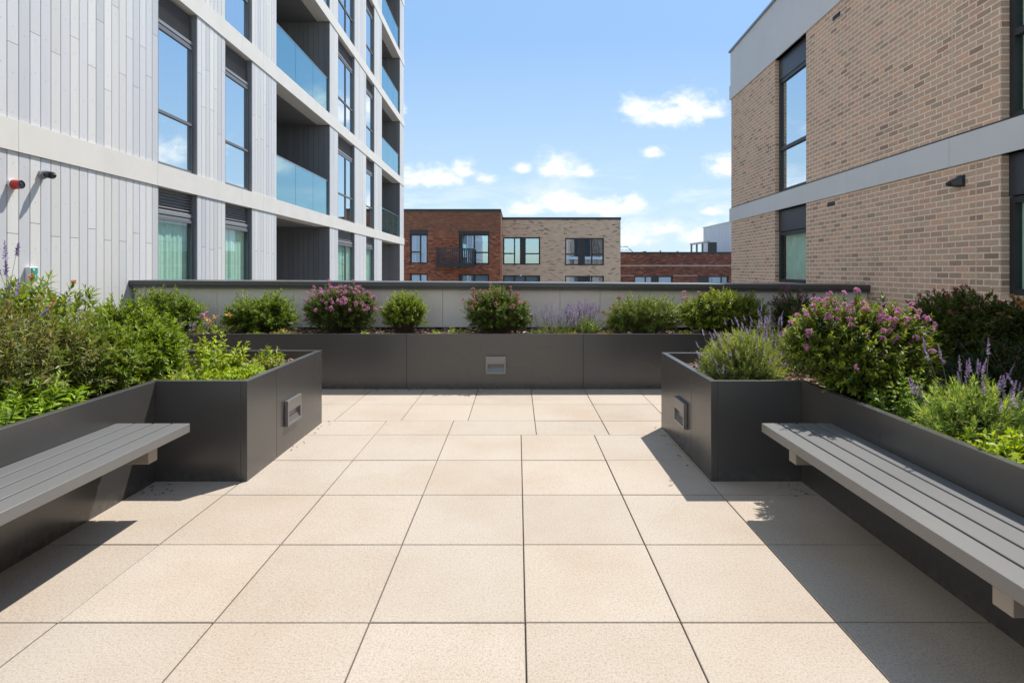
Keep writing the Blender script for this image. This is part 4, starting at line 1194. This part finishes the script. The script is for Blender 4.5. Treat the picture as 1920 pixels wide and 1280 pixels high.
shrub('dense round bush with scattered pink flowers in the middle of back planter', (-0.245, 6.66, ZB),
      [(0, 0, 0.26, 0.38, 0.33, 0.29), (-0.08, 0, 0.36, 0.28, 0.26, 0.19), (0.2, -0.03, 0.24, 0.24, 0.22, 0.22)], 420, 16, 0.042, 0.017, G_DARK, tipcol=(0.22, 0.29, 0.04), tipf=0.55, flowers=40, wild=20, wildh=0.09,
      fpal=[(0.55, 0.20, 0.28), (0.62, 0.33, 0.33), (0.5, 0.14, 0.25), (0.62, 0.30, 0.16)])
lavender('pale lavender with open thin spikes in the back planter', (0.45, 6.62, ZB), 0.27, 0.18, 0.14, 100, 110, PALEPURPLE, sl=(0.12, 0.27), spike=0.085, fat=1.1, nl=18)
lavender('deep violet lavender clump behind the small green plant', (0.80, 6.86, ZB), 0.24, 0.14, 0.19, 90, 100, PURPLE, sl=(0.10, 0.24), spike=0.075, nl=18, fat=1.25)
herb('small upright green plant in front of the violet lavender', (0.83, 6.46, ZB), 0.12, 0.27, 26, 0.042, 0.014, 22, G_MID, cat='green plant', spread=0.45, droop=0.02, hvar=0.35)
shrub('loose willowy green shrub with a reddish left edge', (1.52, 6.66, ZB),
      [(-0.22, 0, 0.20, 0.24, 0.24, 0.24), (0.16, -0.02, 0.22, 0.30, 0.27, 0.23), (0.0, 0, 0.29, 0.26, 0.2, 0.15)], 360, 18, 0.052, 0.012, [(0.123, 0.203, 0.051), (0.16, 0.246, 0.065), (0.087, 0.145, 0.041), (0.232, 0.319, 0.087)],
      tipcol=(0.23, 0.29, 0.07), tipf=0.5, wild=24, wildh=0.12, flowers=10, fz=-1.2, fpal=[(0.5, 0.16, 0.14), (0.55, 0.28, 0.24)], fR=0.015)
shrub('broad yellow green shrub at the shaded right of the back planter', (2.50, 6.66, ZB),
      [(-0.2, 0, 0.24, 0.34, 0.3, 0.27), (0.22, 0, 0.26, 0.32, 0.28, 0.24), (-0.02, 0, 0.37, 0.32, 0.24, 0.17)], 420, 16, 0.046, 0.020, G_MID, tipcol=(0.32, 0.36, 0.035), tipf=0.75, wild=16, wildh=0.08, flowers=6, fz=-0.8)
shrub('dark shrub with dull pink flowers in deep shade by the brick', (3.42, 6.82, ZB),
      [(0, 0, 0.24, 0.30, 0.24, 0.26), (0.3, 0, 0.2, 0.26, 0.22, 0.22)], 220, 15, 0.044, 0.016, G_DARK, tipcol=(0.12, 0.06, 0.05), tipf=0.4, flowers=26, wild=10, fpal=[(0.35, 0.10, 0.22), (0.42, 0.18, 0.26)])
# lilies at the left end of the back planter
t = thing('daylily', 'orange and pink lilies flowering above strap leaves', 'lily', (-3.52, 6.42, ZB), 0, 'small flowers in the back planter')
S = 46
o = rng.normal(0, 0.045, (S, 3)) * np.array([1.6, 1, 0]); rt = np.array([-3.52, 6.42, ZB]) + o
th = rng.uniform(0, 6.28, S); ax = unit(np.stack([np.cos(th) * 0.8, np.sin(th) * 0.8, np.full(S, 1.0)], 1))
part('leaves', leaves(rt, ax, 0.001, 2, 0.22, 0.011, 6, 24, G_GREY + G_MID[:1], (2, 2, 2, 1, 2), None, 0, 0.05, curl=0.30, tip_small=1.0), M['leaf'], t)
ft = np.array([(-3.66, 6.42, 0.80), (-3.60, 6.40, 0.775), (-3.53, 6.44, 0.79), (-3.38, 6.46, 0.81), (-3.55, 6.41, 0.745), (-3.64, 6.43, 0.83)])
fa = unit(np.array([(-0.3, -0.5, 1), (0.1, -0.8, 0.7), (0.3, -0.5, 1), (0.3, -0.6, 1), (0.0, -0.9, 0.5), (-0.2, -0.4, 1)]))
part('stalks', stems(np.repeat(np.array([[-3.52, 6.42, ZB]]), 6, 0), (ft + np.array([-3.52, 6.42, ZB])) / 2 + 0.01, ft, 0.003, 0.002, (0.14, 0.2, 0.06), 4), M['twig'], t)
pl = [leaves(ft[[1, 2, 3, 4]], fa[[1, 2, 3, 4]], 0.002, 6, 0.062, 0.020, 45, 58, [(0.75, 0.33, 0.06), (0.78, 0.45, 0.14), (0.72, 0.36, 0.22)], (1, 1, 1), curl=0.3, tip_small=1.0),
      leaves(ft[[0, 5]], fa[[0, 5]], 0.002, 7, 0.055, 0.024, 40, 58, [(0.66, 0.22, 0.46), (0.72, 0.34, 0.55)], (1, 1), curl=0.25, tip_small=1.0)]
part('petals', join(pl), M['petal'], t)
lavender('sprawling violet sprigs beside the lilies', (-3.86, 6.45, ZB), 0.16, 0.10, 0.07, 26, 22, PURPLE, sl=(0.08, 0.17), spike=0.06, nl=12, name='violet_sprigs', lean=(0.5, -0.2), upz=0.4)
# ground cover along the back planter rim
low_spots = [(-3.02, 6.36, 0.16, 0.075, 'lime ground cover mat left of the pink flowered bush', G_LIME, 40), (-2.72, 6.40, 0.17, 0.10, 'pale dry tuft beside the pink flowered bush', [(0.32, 0.33, 0.16), (0.24, 0.28, 0.10), (0.40, 0.36, 0.22)], 34),
             (-1.74, 6.36, 0.06, 0.10, 'tiny lime seedling between the pink bush and the round green bush', G_LIME, 10), (-0.93, 6.40, 0.05, 0.09, 'tiny green seedling on bare mulch right of the round green bush', G_LIME, 8),
             (-0.72, 6.42, 0.09, 0.12, 'small lime sprout on the mulch before the centre bush', G_LIME, 16), (-0.58, 6.44, 0.05, 0.08, 'tiny yellow green tuft touching the centre bush', G_LIME, 9),
             (0.22, 6.40, 0.14, 0.08, 'low creeping green plant under the pale lavender', G_MID, 26), (0.62, 6.38, 0.08, 0.07, 'tiny yellow leaved plant on the rim', [(0.38, 0.33, 0.05), (0.25, 0.28, 0.05)], 14),
             (1.05, 6.42, 0.13, 0.07, 'low yellowing plant left of the willowy shrub', [(0.33, 0.33, 0.08), (0.2, 0.24, 0.06), (0.42, 0.3, 0.1)], 22), (1.98, 6.40, 0.15, 0.09, 'low pale green plant right of the willowy shrub', [(0.30, 0.34, 0.12), (0.2, 0.26, 0.07)], 26),
             (-3.95, 6.42, 0.15, 0.12, 'low green plant below the violet sprigs', G_MID, 28), (-3.72, 6.34, 0.10, 0.07, 'yellow orange low plant on the left rim', [(0.45, 0.32, 0.06), (0.3, 0.3, 0.05)], 16)]
for (x, y, R, h, lb, pal, n) in low_spots:
    herb(lb, (x, y, ZB), R, h, n, 0.034, 0.018, 10, pal, name='ground_plant', cat='ground plant', group='small ground plants in the back planter', spread=0.9, hvar=0.5)

# left planter
shrub('tall leafy perennial with small orange flowers against the boarded wall', (-3.78, 4.12, ZS),
      [(-0.35, 0.0, 0.30, 0.46, 0.42, 0.26), (0.30, 0.05, 0.31, 0.42, 0.40, 0.27), (0, -0.1, 0.35, 0.45, 0.36, 0.24)], 330, 18, 0.100, 0.026, [(0.138, 0.239, 0.041), (0.189, 0.304, 0.051), (0.094, 0.174, 0.032), (0.29, 0.392, 0.087)],
      tipcol=(0.22, 0.30, 0.045), tipf=0.5, slen=0.17, droop=0.12, wild=42, wildh=0.17, flowers=16, fpal=[(0.75, 0.36, 0.08), (0.70, 0.28, 0.12), (0.78, 0.50, 0.16), (0.68, 0.36, 0.30)], fR=0.012, fm=4, petal=0.024,
      name='perennial', cat='perennial')
shrub('fine leaved grey green bush with brown twigs, filling the left planter', (-3.02, 3.28, ZS),
      [(-0.28, 0.05, 0.28, 0.46, 0.44, 0.30), (0.22, -0.05, 0.25, 0.36, 0.38, 0.27), (-0.05, -0.3, 0.22, 0.44, 0.30, 0.24)], 520, 18, 0.050, 0.0135, [(0.115, 0.165, 0.05), (0.17, 0.23, 0.075), (0.07, 0.11, 0.03), (0.30, 0.30, 0.17), (0.20, 0.11, 0.075)],
      wts=(3, 3, 3, 1.2, 0.8), tipcol=(0.20, 0.25, 0.09), tipf=0.35, slen=0.15, wild=40, wildh=0.10, lo=0.5, name='wild_shrub', flowers=12, fpal=[(0.55, 0.3, 0.36), (0.6, 0.38, 0.2)], fR=0.008, fm=4, petal=0.013)
shrub('brown tinged olive bush between perennial and fine leaved bush', (-3.55, 3.45, ZS),
      [(-0.1, 0, 0.30, 0.50, 0.40, 0.30)], 360, 18, 0.064, 0.017, [(0.12, 0.155, 0.045), (0.16, 0.20, 0.06), (0.09, 0.115, 0.035), (0.30, 0.17, 0.10)], tipcol=(0.21, 0.26, 0.08), tipf=0.4, slen=0.15, wild=24)
shrub('glossy mid green bush next to the lime herbs in the left planter', (-2.70, 3.92, ZS),
      [(0.0, 0.0, 0.24, 0.31, 0.32, 0.27), (-0.12, 0.03, 0.36, 0.24, 0.24, 0.19), (0.12, -0.1, 0.2, 0.24, 0.24, 0.2)], 430, 16, 0.060, 0.023, G_MID, tipcol=(0.23, 0.32, 0.035), tipf=0.65, wild=24, wildh=0.10)
shrub('mid green bush in the back corner of the left planter against the boards', (-4.35, 4.45, ZS),
      [(0.0, 0.0, 0.30, 0.45, 0.36, 0.28)], 220, 16, 0.06, 0.016, G_MID, tipcol=(0.22, 0.28, 0.05), tipf=0.4, wild=20)
shrub('olive green bush leaning over the bench corner in the left planter', (-2.66, 3.48, ZS),
      [(0.0, 0.0, 0.20, 0.28, 0.30, 0.24), (-0.1, 0.1, 0.30, 0.22, 0.22, 0.18)], 300, 16, 0.054, 0.018, G_MID, tipcol=(0.20, 0.27, 0.04), tipf=0.5, wild=16, wildh=0.08)
herb('bright green leafy plant in sunlight over the bench back', (-2.56, 3.00, ZS), 0.20, 0.26, 40, 0.062, 0.024, 18, [(0.174, 0.319, 0.043), (0.232, 0.406, 0.051), (0.131, 0.246, 0.043), (0.29, 0.464, 0.072)], spread=0.75)
herb('green leafy plant with narrow leaves at the middle of the bench back', (-2.62, 2.72, ZS), 0.18, 0.24, 34, 0.062, 0.020, 18, [(0.16, 0.29, 0.043), (0.217, 0.377, 0.051), (0.116, 0.217, 0.043)], spread=0.8)
herb('lime leaved plant at the left edge of the photo over the bench', (-2.52, 2.46, ZS), 0.18, 0.22, 36, 0.060, 0.026, 16, [(0.217, 0.377, 0.043), (0.29, 0.464, 0.058), (0.16, 0.29, 0.043)], spread=0.8)
herb('dark leafy plant at the left picture edge under the fine leaved bush', (-3.0, 2.62, ZS), 0.30, 0.30, 50, 0.060, 0.018, 20, G_MID, spread=0.7)
herb('tall lime green herb with upright stems in the left block', (-2.20, 3.98, ZS), 0.20, 0.40, 34, 0.062, 0.032, 20, G_LIME, spread=0.55, hvar=0.62, tipcol=(0.38, 0.42, 0.04))
herb('low lime green herb along the front rim of the left block', (-2.02, 3.74, ZS), 0.22, 0.155, 54, 0.050, 0.028, 14, G_LIME, spread=0.9)
herb('low light green leaves beside the glossy bush on the left block rim', (-2.30, 3.70, ZS), 0.16, 0.14, 36, 0.050, 0.022, 12, [(0.29, 0.435, 0.102), (0.217, 0.362, 0.072), (0.392, 0.493, 0.174)], spread=0.9)
herb('low lime leaves spilling to the corner of the left block', (-1.93, 3.88, ZS), 0.15, 0.13, 40, 0.046, 0.024, 12, G_LIME, spread=0.95)
herb('ragged yellow green leaves on mulch inside the left block', (-2.02, 4.10, ZS), 0.17, 0.15, 40, 0.048, 0.022, 12, G_LIME, spread=0.9)
herb('upright starry lime sprout in the far corner of the left block', (-1.985, 4.42, ZS), 0.10, 0.20, 15, 0.055, 0.015, 16, G_LIME, spread=0.55, opp=False, hvar=0.4)
herb('mid green herb behind the tall lime herb', (-2.42, 4.42, ZS), 0.20, 0.22, 30, 0.05, 0.02, 16, G_MID, spread=0.7)
t = lavender('tall dusky purple flower spikes by the boarded wall', (-3.34, 3.62, ZS + 0.26), 0.08, 0.06, 0.47, 16, 12, [(0.34, 0.26, 0.48), (0.44, 0.34, 0.58), (0.26, 0.2, 0.36)], sl=(0.18, 0.32), spike=0.11, nl=14, L=0.05, W=0.010, fat=2.1, name='purple_salvia', group='salvias in the planters')

# right planter
lavender('round grey green lavender mound with pale spikes on the block corner', (1.585, 3.92, ZS), 0.31, 0.29, 0.35, 950, 60, PALEPURPLE, sl=(0.04, 0.13), spike=0.055, lean=(-0.15, 0), nl=24, L=0.036, W=0.0062, pal=[(0.20, 0.29, 0.14), (0.26, 0.35, 0.18), (0.15, 0.23, 0.09), (0.34, 0.41, 0.25)])
lavender('violet lavender standing behind the round lavender mound', (2.02, 4.40, ZS), 0.36, 0.24, 0.36, 220, 120, [(0.45, 0.37, 0.57), (0.37, 0.27, 0.53), (0.54, 0.46, 0.62)], sl=(0.06, 0.17), spike=0.06)
shrub('large bush covered in pink flowers at the front right', (2.09, 3.42, ZS),
      [(0, 0, 0.30, 0.40, 0.38, 0.30), (-0.10, 0, 0.40, 0.28, 0.30, 0.22), (0.16, -0.02, 0.36, 0.26, 0.28, 0.24), (0.02, -0.16, 0.20, 0.32, 0.24, 0.2)], 760, 17, 0.043, 0.016, G_DARK, tipcol=(0.27, 0.33, 0.035), tipf=0.9,
      flowers=135, fR=0.013, fm=8, wild=26, wildh=0.08, fpal=[(0.70, 0.26, 0.56), (0.78, 0.40, 0.64), (0.60, 0.16, 0.48), (0.76, 0.44, 0.40)], petal=0.0125)
shrub('dark evergreen bush with faint orange flowers, shaded by the brick wall', (3.42, 4.30, ZS),
      [(0, 0, 0.31, 0.42, 0.38, 0.33), (0.15, -0.08, 0.28, 0.36, 0.34, 0.31), (-0.18, -0.05, 0.22, 0.34, 0.32, 0.3)], 560, 16, 0.056, 0.019, G_DARK, tipcol=(0.16, 0.08, 0.04), tipf=0.35, flowers=46,
      fpal=[(0.55, 0.22, 0.05), (0.45, 0.10, 0.18), (0.5, 0.3, 0.08), (0.38, 0.10, 0.24)], fR=0.012, fm=5, wild=14, wildh=0.05)
shrub('dark bush with orange flowers at the right picture edge', (3.86, 3.92, ZS),
      [(0, 0, 0.30, 0.38, 0.38, 0.36), (0.1, -0.2, 0.24, 0.34, 0.34, 0.32)], 380, 16, 0.056, 0.019, G_DARK, tipcol=(0.18, 0.09, 0.04), tipf=0.35, flowers=60,
      fpal=[(0.62, 0.26, 0.05), (0.55, 0.18, 0.05), (0.6, 0.36, 0.10)], fR=0.012, fm=5, wild=10, wildh=0.05)
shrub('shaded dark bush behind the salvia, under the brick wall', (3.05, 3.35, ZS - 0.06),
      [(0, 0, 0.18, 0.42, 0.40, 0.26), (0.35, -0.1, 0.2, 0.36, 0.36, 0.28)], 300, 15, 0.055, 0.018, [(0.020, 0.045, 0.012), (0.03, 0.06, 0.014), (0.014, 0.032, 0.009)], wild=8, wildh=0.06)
herb('small glossy green plant between pink bush and violet salvia', (2.03, 2.90, ZS), 0.15, 0.30, 24, 0.045, 0.021, 20, [(0.109, 0.217, 0.043), (0.145, 0.275, 0.051), (0.203, 0.348, 0.087)], spread=0.55, tipcol=(0.24, 0.33, 0.08))
herb('low dark leaves on the rim under the pink bush', (1.97, 3.06, ZS), 0.10, 0.14, 14, 0.045, 0.022, 10, G_MID, spread=0.8)
lavender('tall violet salvia with light green leaves behind the bench', (2.13, 2.58, ZS), 0.25, 0.25, 0.27, 420, 44, PURPLE, pal=[(0.22, 0.37, 0.14), (0.28, 0.44, 0.19), (0.15, 0.27, 0.09), (0.40, 0.47, 0.24)], sl=(0.10, 0.23), spike=0.075, fat=1.05,
         nl=20, L=0.040, W=0.007, name='violet_salvia', group='salvias in the planters')
lavender('violet salvia clump at the right picture edge', (2.42, 2.42, ZS), 0.22, 0.22, 0.24, 200, 26, PURPLE, pal=[(0.22, 0.37, 0.14), (0.28, 0.44, 0.19), (0.15, 0.27, 0.09)], sl=(0.10, 0.20), spike=0.07, fat=1.05, nl=20, L=0.040, W=0.008,
         name='violet_salvia', group='salvias in the planters')
herb('bright lime leafy plant on the rim at the lower right', (2.00, 2.16, ZS), 0.17, 0.18, 40, 0.055, 0.032, 14, G_LIME, spread=0.8)
herb('yellow green leafy plant behind the lower right rim', (2.24, 2.10, ZS), 0.22, 0.24, 46, 0.055, 0.028, 16, [(0.217, 0.362, 0.043), (0.29, 0.45, 0.058), (0.16, 0.275, 0.043)], spread=0.7)
herb('sparse lime plant on mulch in front of the violet salvia', (2.00, 2.46, ZS), 0.10, 0.13, 18, 0.045, 0.022, 12, G_LIME, spread=0.8)
herb('small lime leaves on mulch right of the glossy plant', (1.98, 2.72, ZS), 0.08, 0.11, 14, 0.04, 0.02, 12, G_LIME, spread=0.8)
herb('lime leafy plant nearest the camera on the right rim', (2.03, 1.86, ZS), 0.16, 0.17, 34, 0.055, 0.032, 14, G_LIME, spread=0.8)


# ------------------------------------------------------------------ sky, sun, camera
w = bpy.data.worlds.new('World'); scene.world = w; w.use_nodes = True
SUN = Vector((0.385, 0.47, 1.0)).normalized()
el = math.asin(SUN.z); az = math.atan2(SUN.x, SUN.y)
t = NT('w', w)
sky = t.n('ShaderNodeTexSky', sky_type='NISHITA', sun_disc=False, sun_elevation=el, sun_rotation=az)
sky.air_density = 1.0; sky.dust_density = 0.6; sky.ozone_density = 3.0
gen = t.n('ShaderNodeTexCoord').outputs['Generated']
sep = t.n('ShaderNodeSeparateXYZ'); t.set(sep.inputs[0], gen)
yy = t.math('MAXIMUM', sep.outputs[1], 0.05)
u = t.math('DIVIDE', sep.outputs[0], yy); v = t.math('DIVIDE', sep.outputs[2], yy)
uv = t.n('ShaderNodeCombineXYZ'); t.set(uv.inputs[0], u); t.set(uv.inputs[1], v)
nw = t.n('ShaderNodeMapping'); nw.inputs['Scale'].default_value = (1.0, 1.5, 1.0); t.set(nw.inputs[0], uv.outputs[0])
n1 = t.noise(nw.outputs[0], 17, 7, 0.62, 0.4)
n2 = t.noise(nw.outputs[0], 60, 5, 0.6)
# cumulus: (azimuth tangent, height tangent, half width, half height, strength)
CL = [(p[0], p[1], p[2], p[3], p[4]) for p in [
    ((1245 - 970) / 1034, (504 - 222) / 1034, 0.080, 0.030, 1.0), ((1292 - 970) / 1034, (504 - 206) / 1034, 0.055, 0.030, 1.0), ((1335 - 970) / 1034, (504 - 212) / 1034, 0.035, 0.018, 0.9), ((1195 - 970) / 1034, (504 - 207) / 1034, 0.035, 0.022, 0.9),
    ((1045 - 970) / 1034, (504 - 318) / 1034, 0.055, 0.026, 1.0), ((1095 - 970) / 1034, (504 - 326) / 1034, 0.028, 0.014, 0.9), ((982 - 970) / 1034, (504 - 318) / 1034, 0.024, 0.011, 0.85),
    ((815 - 970) / 1034, (504 - 338) / 1034, 0.070, 0.024, 1.0), ((868 - 970) / 1034, (504 - 322) / 1034, 0.030, 0.022, 1.0), ((905 - 970) / 1034, (504 - 337) / 1034, 0.028, 0.012, 0.85), ((765 - 970) / 1034, (504 - 340) / 1034, 0.05, 0.022, 0.9),
    ((1226 - 970) / 1034, (504 - 290) / 1034, 0.028, 0.011, 0.95), ((1362 - 970) / 1034, (504 - 316) / 1034, 0.042, 0.026, 1.0),
    ((1050 - 970) / 1034, (504 - 385) / 1034, 0.095, 0.024, 1.0), ((1130 - 970) / 1034, (504 - 392) / 1034, 0.085, 0.024, 1.0), ((1185 - 970) / 1034, (504 - 388) / 1034, 0.042, 0.020, 1.0), ((985 - 970) / 1034, (504 - 396) / 1034, 0.06, 0.016, 0.8),
    ((1330 - 970) / 1034, (504 - 397) / 1034, 0.050, 0.011, 0.75), ((1245 - 970) / 1034, (504 - 430) / 1034, 0.100, 0.018, 0.70), ((1185 - 970) / 1034, (504 - 448) / 1034, 0.10, 0.026, 0.70), ((1310 - 970) / 1034, (504 - 445) / 1034, 0.09, 0.022, 0.65),
    ((752 - 970) / 1034, (504 - 208) / 1034, 0.012, 0.016, 0.8),
    (-0.50, 0.225, 0.10, 0.045, 1.0), (-0.42, 0.12, 0.12, 0.04, 0.9), (0.62, 0.20, 0.16, 0.035, 0.7), (0.9, 0.45, 0.2, 0.06, 0.7)]]
acc = None
for (u0, v0, a, b, s) in CL:
    du = t.math('DIVIDE', t.math('SUBTRACT', u, u0), a)
    dv = t.math('SUBTRACT', v, v0)
    up_ = t.math('DIVIDE', t.math('MAXIMUM', dv, 0.0), b * 1.5)
    dn_ = t.math('DIVIDE', t.math('MINIMUM', dv, 0.0), b * 0.75)
    e = t.math('ADD', t.math('MULTIPLY', du, du), t.math('ADD', t.math('MULTIPLY', up_, up_), t.math('MULTIPLY', dn_, dn_)))
    f = t.math('MULTIPLY', t.math('SUBTRACT', 1.0, t.math('SQRT', e)), s)
    acc = f if acc is None else t.math('MAXIMUM', acc, f)
acc = t.math('ADD', acc, 0.06)
dens = t.math('ADD', acc, t.math('ADD', t.math('MULTIPLY', t.math('SUBTRACT', n1, 0.5), 1.9), t.math('MULTIPLY', t.math('SUBTRACT', n2, 0.5), 0.7)))
mask = t.maprange(dens, -0.06, 0.86, 0.0, 0.97, True)
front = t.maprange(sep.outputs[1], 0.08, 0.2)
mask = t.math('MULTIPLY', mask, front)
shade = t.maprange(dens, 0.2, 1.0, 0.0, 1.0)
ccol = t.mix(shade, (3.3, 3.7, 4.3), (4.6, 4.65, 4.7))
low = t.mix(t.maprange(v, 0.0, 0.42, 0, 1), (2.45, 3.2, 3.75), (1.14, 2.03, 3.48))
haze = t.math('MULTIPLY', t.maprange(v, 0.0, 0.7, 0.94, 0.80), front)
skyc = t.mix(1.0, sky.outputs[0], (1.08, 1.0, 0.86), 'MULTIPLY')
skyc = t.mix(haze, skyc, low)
cm = t.n('ShaderNodeMapping'); cm.inputs['Scale'].default_value = (1.0, 3.2, 1.0); cm.inputs['Location'].default_value = (3.1, 0.4, 0); t.set(cm.inputs[0], uv.outputs[0])
wisp = t.noise(cm.outputs[0], 5.5, 7, 0.62, 0.6)
wm = t.math('MULTIPLY', t.maprange(wisp, 0.46, 0.74, 0, 0.55, True), t.math('MULTIPLY', t.maprange(v, 0.24, 0.10, 0, 1, True), front))
skyc = t.mix(wm, skyc, (4.3, 4.45, 4.6))
colr = t.mix(mask, skyc, ccol)
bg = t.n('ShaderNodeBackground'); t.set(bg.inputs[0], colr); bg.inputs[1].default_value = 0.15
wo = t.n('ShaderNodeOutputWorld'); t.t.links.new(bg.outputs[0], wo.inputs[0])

sd = bpy.data.lights.new('sun', 'SUN'); sd.energy = 3.6; sd.angle = math.radians(0.53); sd.color = (1.0, 0.955, 0.89)
so = bpy.data.objects.new('sun', sd); COL.objects.link(so)
so.rotation_euler = SUN.to_track_quat('Z', 'Y').to_euler(); so.location = (8, 10, 22)

cd = bpy.data.cameras.new('camera'); cam = bpy.data.objects.new('camera', cd); COL.objects.link(cam)
cam.location = (0, 0, H); cam.rotation_euler = (math.radians(90), 0, 0)
cd.sensor_width = 36; cd.lens = 1034 / 1920 * 36
cd.shift_x = -10 / 1920; cd.shift_y = -136 / 1920
cd.clip_start = 0.05; cd.clip_end = 4000
scene.camera = cam

vs = scene.view_settings
vs.view_transform = 'Standard'; vs.look = 'None'; vs.exposure = 0.82; vs.gamma = 1.0
scene.render.engine = 'CYCLES'
scene.cycles.use_denoising = True
scene.cycles.max_bounces = 8; scene.cycles.transparent_max_bounces = 12
scene.cycles.sample_clamp_indirect = 6.0
